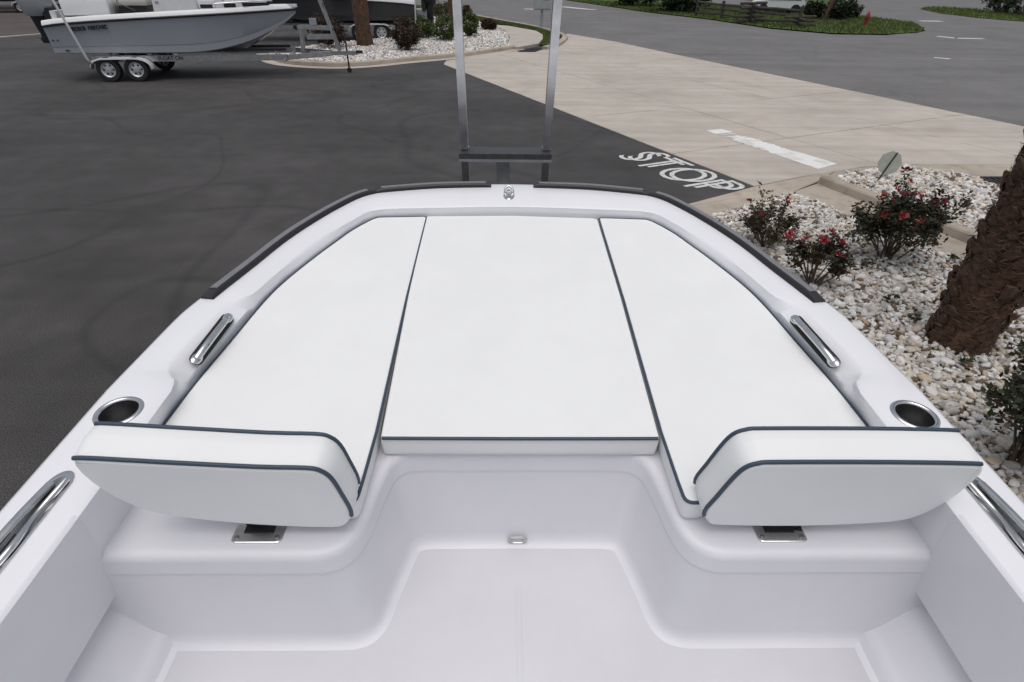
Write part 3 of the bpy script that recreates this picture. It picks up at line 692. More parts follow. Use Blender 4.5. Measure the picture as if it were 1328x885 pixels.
# grab handles on the sloped pockets
for sgn in (1, -1):
    p0 = P(1030, 413, 1.778) if sgn > 0 else P(297, 411, 1.778); p1 = P(1084, 474, 1.778) if sgn > 0 else P(252, 470, 1.778)
    p0[0] = sgn*(abs(p0[0])); ctr = (p0+p1)/2; ax = (p0-p1); Lh = np.linalg.norm(ax); ax /= Lh
    up = np.array([-sgn*.62, 0, .78]); up -= ax*np.dot(up, ax); up /= np.linalg.norm(up); sd_ = np.cross(ax, up)
    def Q(a, b, c): return ctr+ax*a+sd_*b+up*c
    def oblong(L, w, c0, c1, n=8):
        pts = [];
        for s, a0 in ((1, -90), (-1, 90)):
            for q in range(n+1):
                a = R(a0+180*q/n); pts.append((s*(L/2-w/2)+w/2*math.cos(a), w/2*math.sin(a)))
        return [[Q(x, y, c0) for x, y in pts], [Q(x, y, c1) for x, y in pts], [Q(x*.985, y*.85, c1+.001) for x, y in pts]]
    base = MB().loft(oblong(Lh+.012, .042, -.004, .0035)).build('grab_handle', M['black'], boat, smooth=40)  # black plate added as the dark shadow lines either side of the bar
    for s in (1, -1):
        pl = MB(); cx = s*(Lh/2-.014); pl.lathe([(.0165, 0), (.0175, .002), (.015, .006), (.006, .009), (.001, .0092)], (0, 0, 0), 18)
        pl.v = [tuple(Q(cx+v[0]*1.5, v[1], v[2]+.003)) for v in pl.v]; pl.build('end_plate', M['chrome'], base, smooth=60)
    path = [Q(t*(Lh/2-.012), 0, .006+.021*(1-abs(t)**3.2)) for t in np.linspace(-1, 1, 17)]
    MB().tube([tuple(p) for p in path], .0115, 10, flat=.6, up=tuple(up)).build('bar', M['chrome'], base, smooth=60)

# long stainless pull-up cleats on the side decks
for sgn in (1, -1):
    y0, y1 = .52, .925; xc = sgn*1.128
    def obl(L, w, z, n=10):
        pts = []
        for s, a0 in ((1, 0), (-1, 180)):
            for q in range(n+1):
                a = R(a0+180*q/n); pts.append((xc+w/2*math.cos(a), (y0+y1)/2+s*(L/2-w/2)+w/2*math.sin(a)*1.5, z))
        return pts
    L = y1-y0
    pl = MB().loft([obl(L, .062, 1.807), obl(L, .062, 1.8125), obl(L-.008, .056, 1.8145), obl(L-.03, .044, 1.8125), obl(L-.034, .040, 1.804)], cap=False).build('side_cleat', M['chrome'], boat, smooth=50)
    MB().poly(obl(L-.03, .042, 1.8118)).build('recess', M['cupin'], pl, smooth=0)
    MB().tube([(xc+sgn*.012, y0+.03+(L-.06)*t, 1.818+.012*math.sin(math.pi*t)) for t in np.linspace(0, 1, 15)], .011, 10, flat=.7).build('outer_bar', M['chrome'], pl, smooth=60)
    MB().tube([(xc-sgn*(.012+.008*math.cos(t*math.pi*4)), y0+.02+(L-.04)*t, 1.815+.006*math.cos(t*math.pi*4)) for t in np.linspace(0, 1, 31)], .008, 10).build('inner_bar', M['chrome'], pl, smooth=60)
    MB().box((xc-sgn*.004, (y0+y1)/2, 1.8135), (.014, .07, .003)).build('slot', M['black'], pl)

# pull-up bow eye
ey = P(660, 250, 1.785); ex, eyy = ey[0], ey[1]
be = MB()
be.loft([[(ex+r_*w*math.cos(a)*(.85 if math.sin(a) > .3 else 1), eyy+r_*.062*math.sin(a)-.018, z) for a in np.linspace(0, 2*math.pi, 28, endpoint=False)] for r_, z, w in ((1, 1.765, .030), (1, 1.776, .030), (.88, 1.781, .027))])
be_o = be.build('bow_eye', M['chrome'], boat, smooth=50)
MB().tube([(ex+.021*math.cos(a), eyy+.022+.016*math.sin(a), 1.784+.022*math.sin(a)) for a in np.linspace(-.3, math.pi+.3, 15)], .0068, 10).build('ring', M['chrome'], be_o, smooth=60)
MB().tube([(ex, eyy+.025, 1.785), (ex, eyy-.04, 1.784)], [.010, .014], 10).build('stem', M['chrome'], be_o, smooth=60)

# latch plates the backrests plug into
for cx in (-.674, .675):
    y0, y1 = .843, .905; mb = MB()
    pl = [(cx-.064, y0), (cx+.064, y0), (cx+.064, y1), (cx-.064, y1)]; rp_ = roundpoly(pl, .014, 4)
    pt = MB().loft([[(*p, 1.6495) for p in rp_], [(*p, 1.6535) for p in rp_], [(cx+(p[0]-cx)*.97, (y0+y1)/2+(p[1]-(y0+y1)/2)*.93, 1.6545) for p in rp_]]).build('latch_plate', M['chrome'], boat, smooth=40)
    MB().box((cx, y0+.040, 1.6555), (.076, .026, .002)).build('slot', M['black'], pt)
    for s in (-1, 1): MB().lathe([(.0065, 1.6543), (.006, 1.6565), (.002, 1.6575)], (cx+s*.051, y0+.014, 0), 12).build('screw', M['cupin'], pt)
# drain light at the foot of the bulkhead
dl_ = MB(); c = np.array([0.0, 1.076, 1.322])
rg = lambda w, h, d: [(c[0]+w*math.copysign(abs(math.cos(a))**.6, math.cos(a)), c[1]-d, c[2]+h*math.copysign(abs(math.sin(a))**.8, math.sin(a))) for a in np.linspace(0, 2*math.pi, 24, endpoint=False)]
dr = dl_.loft([rg(.032, .0125, -.004), rg(.032, .0125, .004), rg(.028, .0095, .006), rg(.025, .0075, .003)], cap=False).build('drain_light', M['chrome'], boat, smooth=50)
MB().poly(rg(.026, .008, .0035)).build('lens', M['cream'], dr, smooth=0)

# ------------------------------------------------------------------ cushions and backrests (lift off)
def boat_thing(name, label, cat, c0, group=None):
    o = thing(name, label, cat, Wd(c0), 0, group); o.rotation_euler = (TAU, 0, 0); return o
def cushion(outline, z1, th, label, pipe_from=None):
    """outline 2D ccw"""
    c0 = np.array([np.mean([p[0] for p in outline]), np.mean([p[1] for p in outline]), z1-th]); o = boat_thing('seat_cushion', label, 'cushion', c0)
    pl = ccw(outline); mb = MB(); rings = []
    for d, z in ((.010, z1-th), (.002, z1-th+.006), (0, z1-th+.02), (-.002, z1-.025), (0, z1-.006), (.003, z1-.0005), (.006, z1+.0010), (.0075, z1+.0011)):
        rings.append([(*p, z) for p in (inset(pl, d) if d else pl)])
    mb.loft(rings); mb.build('body', M['vinyl'], o, smooth=60, shift=Vector(-c0))
    return o, pl, c0
zc, th = 1.73, .078
# centre cushion
cc = roundpoly([(-.402, 1.134), (.408, 1.134), (.428, 1.9), (.438, 2.695), (0, 2.722), (-.455, 2.705), (-.432, 1.9)], [.012, .012, 0, .03, 0, .03, 0], 5)
o, pl, c0 = cushion([tuple(p) for p in cc], zc, th, 'white middle seat cushion between the two side cushions, ahead of the cockpit')
pipe = [(x, y-.001, zc-.001) for x, y in [(-.397, 1.1335), (-.2, 1.1325), (0, 1.132), (.2, 1.1325), (.402, 1.1335)]]
MB().tube(pipe, .0052, 8).build('piping', M['piping'], o, smooth=60, shift=Vector(-c0))
for sgn, lab in ((1, 'white side seat cushion with navy piping beside the gravel bed'), (-1, 'white side seat cushion with navy piping on the asphalt lot side')):
    outer = [(1.040, .95)]+[(x-.002, y) for y, x in CUSH_X[1:-1]]+[(.715, 2.662)]
    outer = [(1.040, 1.10)]+[tuple(p) for p in crom(outer[1:], 4) if p[1] > 1.12]
    pts = [(.470, .908), (.60, .975), (.99, 1.06)]+outer+[(.69, 2.685), (.455, 2.700)] 
    inner = [(.446, 2.690), (.436, 1.9), (.418, 1.16), (.421, .98), (.424, .908)]
    poly = pts+inner
    pl_ = [(sgn*x, y) for x, y in poly]; rad = [.018 if i == 0 else 0 for i in range(len(pl_))]
    rad[len(pts)-1] = .02; rad[len(pts)] = .02; rad[-1] = .022
    pl_ = [tuple(p) for p in roundpoly(pl_, rad, 4)]
    o, pl, c0 = cushion(pl_, zc, th, lab)
    MB().tube([(*p, zc-.002) for p in inset(pl, -.001)], .0048, 8, closed=True).build('piping', M['piping'], o, smooth=60, shift=Vector(-c0))
# backrests
def backrest(rear_px, front_top_n, label, sgn):
    p0 = np.array([0, .872, 1.66]); up = np.array([0, -.045, .30]); up /= np.linalg.norm(up); nrm = np.array([0, up[2], -up[1]])   # nrm points to the bow
    pts = [Pp(x, y, p0, nrm) for x, y in rear_px]
    uv = [(p[0], np.dot(p-p0, up)) for p in pts]; uv = ccw(uv)
    k_ = len(uv); A_ = [np.array(p) for p in uv]; uvr = []
    for i in range(k_):
        q0, q1, q2, q3 = A_[i-1], A_[i], A_[(i+1) % k_], A_[(i+2) % k_]
        for t in (0, .33, .67): uvr.append(tuple(.5*((2*q1)+(-q0+q2)*t+(2*q0-5*q1+4*q2-q3)*t*t+(-q0+3*q1-3*q2+q3)*t**3)))
    c0 = np.array([np.mean([p[0] for p in uv]), .92, 1.66]); o = boat_thing('backrest', label, 'backrest', c0)
    T = .095
    def X(u, v, d): return p0+np.array([u, 0, 0])+up*v+nrm*d
    rings = []
    for ins, d in ((.0100, -.0042), (.008, -.004), (.003, .001), (.0, .008), (-.003, .035), (-.004, .06), (-.003, T-.035), (0, T-.008), (.003, T-.001), (.008, T+.004), (.010, T+.0042)):
        rings.append([X(*p, d) for p in (inset(uvr, ins) if ins else uvr)])
    MB().loft(rings).build('body', M['vinyl'], o, smooth=60, shift=Vector(-c0))
    # piping runs along the top and the inboard end only
    k = [i for i, p in enumerate(uvr)]
    top = sorted([p for p in uvr], key=lambda p: 0)
    for d in (.002, T-.002):
        seq = []
        idx = sorted(range(len(uvr)), key=lambda i: (uvr[i][0]*sgn))
        # walk the ring from the outboard top corner to the inboard lower corner
        i_out = max(range(len(uvr)), key=lambda i: uvr[i][0]*sgn*1.0+uvr[i][1]*1.2); i_in = min(range(len(uvr)), key=lambda i: uvr[i][0]*sgn*1.0+abs(uvr[i][1]-.075)*.5)
        step = 1 if sgn > 0 else -1; i = i_out
        for _ in range(len(uvr)):
            seq.append(uvr[i % len(uvr)])
            if i % len(uvr) == i_in: break
            i += step
        MB().tube([tuple(X(*p, d)) for p in seq], .0052, 8).build('piping', M['piping'], o, smooth=60, shift=Vector(-c0))
    # pin that plugs into the latch
    MB().box((c0[0]*1.0, .905, 1.675), (.05, .012, .05)).build('mount', M['black'], o, shift=Vector(-c0))
    return o
backrest([(104, 595), (200, 600), (330, 606.5), (396, 608), (416, 612), (430, 622), (443, 642), (455, 664), (452, 678), (430, 684), (330, 680), (240, 671), (190, 661), (150, 645), (116, 623), (98, 606), (95, 598.5)], 0,
         'white padded backrest with navy piping above the latch plate, lot side', -1)
backrest([(1262, 602.3), (1150, 600.5), (1010, 600.5), (984, 602), (966, 608), (950, 622), (930, 645), (914, 664), (917, 677), (935, 681), (1040, 682), (1150, 677), (1195, 667), (1235, 646), (1260, 626), (1275, 612), (1274, 605)], 0,
         'white padded backrest with navy piping above the latch plate, gravel bed side', 1)

# ================================================================== OUR TRAILER
def wheel(parent, c, r_, w, axis='Y', rimcol='rim'):
    t = MB().lathe([(r_*.60, -w*.42), (r_*.80, -w*.5), (r_*.95, -w*.47), (r_, -w*.3), (r_, w*.3), (r_*.95, w*.47), (r_*.80, w*.5), (r_*.60, w*.42)], c, 28, axis, cap=False).build('wheel', M['tyre'], parent, smooth=50)
    rm = MB(); rm.lathe([(r_*.62, -w*.44), (r_*.60, -w*.38), (r_*.52, -w*.30), (r_*.50, -w*.18), (r_*.26, -w*.22), (r_*.22, -w*.36), (.01, -w*.38)], c, 24, axis, cap=False)
    rm.lathe([(r_*.62, w*.44), (r_*.60, w*.38), (r_*.52, w*.30), (r_*.50, w*.18), (r_*.26, w*.22), (r_*.22, w*.36), (.01, w*.38)], c, 24, axis, cap=False)
    ro = rm.build('rim', M[rimcol], t, smooth=40)
    for q in range(6):
        a = 2*math.pi*q/6; hole = MB(); rr = r_*.385
        hole.lathe([(r_*.085, -w*.218-.006), (r_*.085, w*.218+.006)], (0, 0, 0), 8, axis)
        hole.v = [(v[0]+c[0]+(rr*math.cos(a) if axis == 'Y' else 0), v[1]+c[1]+(rr*math.cos(a) if axis == 'X' else 0), v[2]+c[2]+rr*math.sin(a)) for v in hole.v]
        hole.build('hole', M['black'], t)
    return t
tr = thing('boat_trailer', 'aluminium trailer with an upright bow ladder and step under the cushioned white boat', 'trailer', (0, 0, 0))
zt = .52
for s in (-1, 1):
    MB().bar((s*.85, -4.6, zt), (s*.85, .6, zt), .08, .16).build('rail', M['alu'], tr); MB().bar((s*.85, .6, zt), (s*.08, 4.2, zt), .08, .16).build('rail', M['alu'], tr)
    MB().bar((s*.62, -4.3, .80), (s*.62, .4, .86), .09, .10).build('bunk', M['black'], tr)
    for y in (-3.5, -1.5, .2): MB().bar((s*.62, y, zt), (s*.62, y, .82), .05).build('bunk_post', M['alu'], tr)
    for y in (-2.6, -1.75): wheel(tr, (s*1.08, y, .34), .34, .22, 'X')
    MB().tube([(s*1.08, -2.18+.86*math.cos(a), .36+.42*math.sin(a)) for a in np.linspace(0, math.pi, 13)], .12, 4).build('fender', M['alu'], tr)
for y in (-4.4, -2.6, -1.75, -.4): MB().bar((-1.0, y, zt-.06), (1.0, y, zt-.06), .08, .08).build('cross_member', M['alu'], tr)
MB().bar((-.02, 4.0, zt), (-.02, 5.3, zt), .1, .13).build('tongue', M['alu'], tr)
MB().tube([(.12, 5.0, .9), (.12, 5.0, .12)], .03, 10).build('jack', M['galv'], tr); MB().lathe([(.09, -.03), (.1, 0), (.09, .03)], (.12, 5.0, .1), 14, 'X').build('jack_wheel', M['tyre'], tr)
# ladder: uprights lean back to the bow
for xa, xb, xc in ((-.300, -.298, -.300), (.224, .231, .224)):
    u = MB(); u.bar((xa, 3.65, 2.16), (xb+(xb-xa)*.05, 3.405, 3.02+.02), .046, .062, up=(0, 1, .3)); u.build('upright', M['alu'], tr)
    MB().bar((xc, 3.66, 2.075), (xc, 4.05, .60), .046, .062, up=(0, 1, .3)).build('lower_leg', M['alu'], tr)
    MB().box((xa, 3.652, 2.150), (.054, .04, .012)).build('weld_cap', M['alu'], tr)
MB().bar((-.30, 3.42, 2.985), (.231, 3.42, 2.992), .04, .04).build('hand_rail', M['alu'], tr)
st = MB(); st.box((-.039, 3.645, 2.110), (.585, .17, .045)).build('step', M['aludark'], tr)
MB().box((-.039, 3.556, 2.092), (.587, .006, .016)).build('step_lip', M['alu'], tr)
MB().bar((-.053, 3.66, 2.085), (-.053, 4.0, .58), .085, .10, up=(0, 1, .3)).build('winch_post', M['alu'], tr)
MB().box((-.053, 3.42, 1.55), (.1, .5, .08)).build('bow_stop_arm', M['alu'], tr); MB().lathe([(.06, -.06), (.075, 0), (.06, .06)], (-.053, 3.16, 1.55), 16, 'X').build('bow_roller', M['black'], tr)

# ================================================================== FAR BOATS
def far_boat(name, label, loc, rz, L, B, s0, s1, chz, kz, hullmat, floor_dz=.75, cap_h=.14, group=None, kind='console'):
    """local frame: x to the bow from the transom, y to port, z from the ground"""
    o = thing(name, label, 'boat', loc, rz, group); N = 30; secs = []; caps = []; inn = []
    def sheer(t): return s0+(s1-s0)*t**.7
    def hb(t): return B/2*(1 if t < .4 else max(.04, (1-((t-.4)/.6)**2.4)))*(.93+.07*min(1, t/.3))
    for i in range(N+1):
        t = (i/N)**.9; x = L*t; s = sheer(t); b = hb(t)
        c = chz+(s-.12-chz)*max(0, (t-.5)/.5)**2.3; k = kz+(s-.1-kz)*max(0, (t-.70)/.30)**1.25; c = max(c, k)
        cbm = b*(.90-.28*max(0, (t-.55)/.45)); mz = c+(s-c)*.22
        bm_ = cbm+(b-cbm)*.14
        secs.append([(x, b, s), (x, bm_+(b-bm_)*.45, mz+(s-mz)*.55), (x, bm_, mz), (x, bm_-.012, mz-.012), (x, cbm, c), (x, cbm*.93, c-.02), (x, 0, k), (x, -cbm*.93, c-.02), (x, -cbm, c), (x, -bm_+.012, mz-.012), (x, -bm_, mz), (x, -bm_-(b-bm_)*.45, mz+(s-mz)*.55), (x, -b, s)])
        caps.append((x, b, s))
    hull = MB().loft(secs, closed=False, cap=False); hull.add(secs[0], [tuple(range(len(secs[0])))]); hull.build('hull', M[hullmat], o, smooth=30)
    for sg in (1, -1):
        MB().tube([(x+.02, sg*(b+.012), s-.01) for x, b, s in caps], .034, 6).build('rub_rail', M['black'], o, smooth=60)
    # deck cap ring and cockpit tub
    cap = MB(); rings = []
    for x, b, s in caps:
        w = min(b*.6, .20); rings.append((x, b, s, w))
    for sg in (1, -1):
        cap.loft([[(x, sg*(b+.015), s+.02), (x, sg*(b-.02), s+cap_h*.75), (x, sg*(b-.07), s+cap_h), (x, sg*(b-w), s+cap_h), (x, sg*(b-w-.02), s+cap_h-.02), (x, sg*max(.0, b-w-.03), s-floor_dz*(1-.97*min(1, max(0, (x/L-.55)/.25))))] for x, b, s, w in rings], closed=False, cap=False)
    fl_ = [(x, max(0.01, b-w-.03)) for x, b, s, w in rings]
    cap.loft([[(x, y, sheer(x/L)-floor_dz*(1-.97*min(1, max(0, (x/L-.55)/.25)))), (x, -y, sheer(x/L)-floor_dz*(1-.97*min(1, max(0, (x/L-.55)/.25))))] for x, y in fl_], closed=False, cap=False)
    x, b, s, w = rings[-1]; cap.box((L-.18, 0, s+cap_h-.05), (.5, .2, .08)); cap.box((.06, 0, s0+cap_h*.4), (.14, B*.86, cap_h))
    cap.build('deck', M['white'], o, smooth=35)
    return o, sheer, hb
def outboard(parent, x, y, z, m, scale=1., name='outboard_motor', short=False):
    e = MB(); prof = [(-.02, .0, .17, .20), (.0, .10, .24, .27), (.02, .30, .27, .33), (.0, .55, .26, .34), (-.03, .70, .20, .27), (-.05, .75, .10, .14)]
    rings = []
    for dx, dz, hw, hl in prof:
        rings.append([(x-.25*scale+dx*scale+hl*scale*math.cos(a), y+hw*scale*math.sin(a), z+dz*scale) for a in np.linspace(0, 2*math.pi, 18, endpoint=False)])
    eo = e.loft(rings).build(name, M[m], parent, smooth=50)
    MB().loft([[(x-.25*scale+w*math.cos(a)*scale, y+d*math.sin(a)*scale, z+h*scale) for a in np.linspace(0, 2*math.pi, 12, endpoint=False)] for w, d, h in (((.18, .12, .02), (.14, .09, -.2), (.10, .06, -.38), (.16, .05, -.44), (.12, .04, -.52)) if short else ((.18, .12, .02), (.14, .09, -.35), (.13, .06, -.8), (.2, .035, -.95), (.10, .03, -1.15)))]).build('midsection', M['enginedark'] if short else M[m], eo, smooth=50)
    MB().box((x-.02, y, z-.05), (.14*scale, .30*scale, .36*scale)).build('bracket', M['black'], eo)
    for q in range(0 if short else 3):
        a = 2*math.pi*q/3; MB().loft([[(x-(.5+.02*k)*scale, y+math.sin(a+.25*k)*rr*scale, z+(-.98+math.cos(a+.25*k)*rr)*scale) for rr in (.03, .1, .17)] for k in (-1, 0, 1)], closed=False, cap=False).build('propeller_blade', M['black'], eo)
    return eo
def far_trailer(label, loc, rz, x0, x1, half, axles, wr, ladder_x, jack_x, ladder=True, guides=True, text=None, guide_lean=.35):
    o = thing('boat_trailer', label, 'trailer', loc, rz, 'boat trailers parked behind the lot'); zt = .62
    for s in (-1, 1):
        MB().bar((x0, s*half, zt), (ladder_x-1.6, s*half, zt), .07, .17).build('rail', M['alu'], o)
        MB().bar((ladder_x-1.6, s*half, zt), (jack_x-.5, s*.10, zt), .07, .15).build('rail', M['alu'], o)
        for ax in axles: wheel(o, (ax, s*(half+.20), wr), wr, .24, 'Y')
        a0, a1 = min(axles), max(axles); prof = []
        for a in np.linspace(math.pi, 0, 17):
            cx = a0 if a > math.pi/2 else a1; prof.append((cx+(wr+.12)*math.cos(a), .02+wr+(wr*.92)*max(0, math.sin(a))**.75))
        MB().loft([[(px_, s*(half+.07), pz_), (px_, s*(half+.34), pz_), (px_, s*(half+.345), pz_-.045), (px_, s*(half+.33), pz_-.01), (px_, s*(half+.07), pz_-.01)] for px_, pz_ in prof], closed=True).build('fender', M['white'], o, smooth=60)
        MB().bar((x0+.3, s*.6, .77), (ladder_x-1.7, s*.5, .80), .1, .08).build('bunk', M['black'], o)
        for bx in np.linspace(x0+.4, ladder_x-2, 4): MB().bar((bx, s*.58, zt-.05), (bx, s*.58, .76), .05).build('bunk_post', M['galv'], o)
        if guides:
            p = [(x0-.02, s*(half-.1), zt-.05), (x0+.10, s*(half+.38), zt-.08), (x0+.06, s*(half+.46), zt+.06), (x0-guide_lean, s*(half+.52), 2.6)]
            MB().tube(p, .035, 8).build('guide_post', M['white'], o, smooth=60)
    for bx in (x0+.1, axles[0], axles[-1], ladder_x-1.7): MB().bar((bx, -half-.1, zt-.09), (bx, half+.1, zt-.09), .08, .08).build('cross_member', M['galv'], o)
    MB().bar((ladder_x-1.0, 0, zt), (jack_x+.35, 0, zt), .09, .12).build('tongue', M['alu'], o)
    MB().box((jack_x+.42, 0, zt+.03), (.22, .12, .09)).build('coupler', M['iron'], o)
    MB().tube([(jack_x, .02, zt+.35), (jack_x, .02, .14)], .028, 8).build('jack', M['iron'], o); MB().lathe([(.07, -.03), (.085, 0), (.07, .03)], (jack_x, .02, .086), 12, 'Y').build('jack_wheel', M['tyre'], o)
    if ladder:
        for s in (-1, 1):
            MB().bar((ladder_x, s*.26, zt+.05), (ladder_x-.62, s*.26, 2.9), .06, .07, up=(1, 0, 0)).build('ladder_upright', M['alu'], o)
            MB().bar((ladder_x-.14, s*.22, zt+.75), (ladder_x-1.25, s*.22, zt+.80), .05, .1).build('stand_arm', M['alu'], o)
            MB().bar((ladder_x-.10, s*.22, zt+.5), (ladder_x-1.0, s*.22, zt+.5), .05, .12).build('stand_brace', M['alu'], o)
            MB().bar((ladder_x-1.22, s*.22, zt), (ladder_x-1.16, s*.22, zt+.80), .06, .08).build('stand_leg', M['alu'], o)
        for k in (.3, .62, .9): MB().bar((ladder_x-.62*k, -.26, zt+.05+2.2*k), (ladder_x-.62*k, .26, zt+.05+2.2*k), .05, .12).build('ladder_step', M['aludark'], o)
        MB().lathe([(.07, -.09), (.085, 0), (.07, .09)], (ladder_x-1.33, 0, zt+.78), 14, 'Y').build('bow_roller', M['black'], o)
        MB().box((ladder_x-.75, 0, zt+.95), (.22, .16, .18)).build('winch', M['galv'], o)
    if text:
        t = text_mesh('lettering', text, .15, M['decal'], o, .002, .004); t.location = (2.85, -half-.037, zt-.045); t.rotation_euler = (R(90), 0, 0)
    return o
# grey-hulled boat beside the lot
PH = R(9.5); AX = np.array([-12.16, 20.47])
def onaxis(d): return (AX[0]+math.cos(PH)*d, AX[1]+math.sin(PH)*d, 0)
b2, sh2, hb2 = far_boat('parked_boat', 'grey hulled centre console boat with white deck, parked across the lot', onaxis(-1.80), PH, 7.1, 2.5, 1.52, 1.93, .80, .66, 'hullgrey')
def soft_box(mb, c, d, r_=.04, rz=0):
    x, y, z = d; rp_ = roundpoly([(-x/2, -y/2), (x/2, -y/2), (x/2, y/2), (-x/2, y/2)], r_, 3)
    sc = lambda k: [(c[0]+p[0]*k, c[1]+p[1]*k) for p in rp_]
    mb.loft([[(*p, c[2]-z/2) for p in sc(.97)], [(*p, c[2]-z/2+.02) for p in sc(1)], [(*p, c[2]+z/2-.03) for p in sc(1)], [(*p, c[2]+z/2-.008) for p in sc(.985)], [(*p, c[2]+z/2) for p in sc(.95)]]); return mb
outboard(b2, -.18, .0, 1.72, 'engine', 1.45, short=True)
MB().box((.10, 0, 1.70), (.16, 1.0, .35)).build('motor_well', M['white'], b2)
MB().box((1.22, 0, 1.35), (1.15, 1.7, .8)).build('stern_seat_box', M['black'], b2)
soft_box(MB(), (1.22, 0, 1.99), (1.30, 1.9, .44), .08).build('stern_seat', M['white'], b2, smooth=50)
soft_box(MB(), (1.22, 0, 2.24), (1.18, 1.8, .07), .08).build('stern_cushion', M['white'], b2, smooth=50)
MB().box((2.42, 0, 1.45), (.75, 1.2, 1.15)).build('seat_box', M['enginedark'], b2)
soft_box(MB(), (2.42, 0, 2.13), (.85, 1.3, .20)).build('helm_seat', M['cream'], b2, smooth=50)
soft_box(MB(), (2.22, 0, 2.48), (.2, 1.3, .5)).build('seat_back', M['cream'], b2, smooth=50)
MB().tube([(2.12, -.66, 2.7), (2.05, -.66, 2.1), (2.5, -.66, 1.9)], .02, 6).build('seat_frame', M['chrome'], b2, smooth=60)
cn = MB(); cn.loft([[(x, y, z) for x, y in ((a, -.62), (b, -.58), (b, .58), (a, .62))] for a, b, z in ((2.95, 4.35, .95), (3.0, 4.28, 1.9), (3.1, 4.1, 2.75))]); cns = cn.build('console', M['white'], b2, smooth=20)
MB().loft([[(3.5, -.5, 2.7), (3.5, .5, 2.7)], [(3.3, -.45, 3.2), (3.3, .45, 3.2)]], closed=False, cap=False).build('windscreen', M['glass'], cns)
MB().box((3.15, -.622, 2.12), (.10, .012, .06)).build('plate', M['engine'], cns)
soft_box(MB(), (4.55, 0, 1.85), (.5, 1.1, .7)).build('front_seat', M['white'], b2, smooth=50)
for s in (-1, 1):
    MB().loft([[(4.85, s*.70, z), (5.5, s*.60, z), (6.2, s*.28, z), (6.1, s*.08, z), (5.4, s*.25, z), (4.85, s*.35, z)] for z in (1.3, 2.10, 2.13)]).build('bow_lounge', M['white'], b2, smooth=30)
    for q, (xx, yy) in enumerate(((4.62, .86), (5.28, .76), (6.0, .50))): MB().box((xx, s*yy, 2.03+.02*q), (.34 if q < 2 else .8, .10, .10), rz=-s*(.16+.16*q)).build('cup_recess', M['black'], b2)
MB().tube([(4.9, -.98, 2.10), (5.9, -.70, 2.16), (6.5, -.38, 2.18)], .018, 6).build('bow_rail', M['chrome'], b2, smooth=60)
# lettering on the hull side: two dark words too small to read
lt = MB(); xw = .72
for grp in (6, 7):
    for q in range(grp):
        t = xw/7.1; y = -hb2(t)*.995-.012; h = random.uniform(.10, .115); z = sh2(t)-.165
        for (dx, dz, w_, hh) in random.choice([((0, 0, .025, h), (.035, 0, .025, h), (.017, h/2-.012, .05, .022)), ((0, 0, .025, h), (.022, h/2-.012, .06, .024), (.022, -h/2+.012, .06, .024)), ((0, 0, .028, h), (.022, 0, .05, .022), (.022, h/2-.012, .05, .022))]):
            lt.box((xw+dx, y-.006, z+dz), (w_, .012, hh))
        xw += .078
    xw += .07
lt.build('lettering', M['decal'], b2)
for dx, dz in ((.12, -.38), (.25, -.38), (.36, -.66), (.42, -.66)): MB().lathe([(.022, -.01), (.026, 0), (.02, .012)], (dx, -1.13 if dz > -.6 else -1.085, sh2(0)+dz), 8, 'Y').build('through_hull', M['black'], b2)
far_trailer('silver trailer under the grey hulled boat, with tandem wheels and jack by the kerb', onaxis(-1.80), PH, .95, 9, 1.0, (1.42, 2.22), .345, 8.35, 8.57+.0, text='FLOAT ON', guide_lean=.32)
# dark-hulled boat behind the palm, bow the other way
c3 = Gy(536, 22, 32.6); P3 = (c3[0], 33.2, 0); R3 = R(180+9)
b3, sh3, hb3 = far_boat('parked_boat', 'dark hulled boat with white deck behind the island palm', P3, R3, 9.2, 2.7, 1.58, 2.0, .92, .72, 'hulldark', cap_h=.22)
for y in (-.45, .45): outboard(b3, -.45, y, 1.55, 'enginedark', 1.25)
MB().box((-.35, 0, 1.1), (.5, 1.2, .5)).build('motor_bracket', M['engine'], b3)
cn = MB(); cn.loft([[(a, -.6, z), (b, -.55, z), (b, .55, z), (a, .6, z)] for a, b, z in ((3.4, 4.8, 1.0), (3.45, 4.7, 2.2), (3.6, 4.5, 2.8))]); cn.build('console', M['white'], b3, smooth=20)
far_trailer('trailer under the dark hulled boat, tandem wheels showing behind the palm', P3, R3, -.05, 9, 1.05, (1.72, 2.78), .40, 9.6, 10.4, ladder=False, guide_lean=.0)
# a dim covered boat at the far edge of the lot, and the hedge behind it
b4, sh4, hb4 = far_boat('parked_boat', 'dark boat standing under the trees at the far edge of the lot', (-37.5, 47.5, 0), R(28), 8.0, 2.5, 1.5, 1.9, .85, .7, 'hulldark')
outboard(b4, -.4, 0, 1.5, 'enginedark', 1.2)
far_trailer('trailer of the dark boat under the far trees', (-37.5, 47.5, 0), R(28), .6, 9, 1.0, (2.0, 2.9), .36, 8.6, 9.4, ladder=False, guides=True, guide_lean=0)

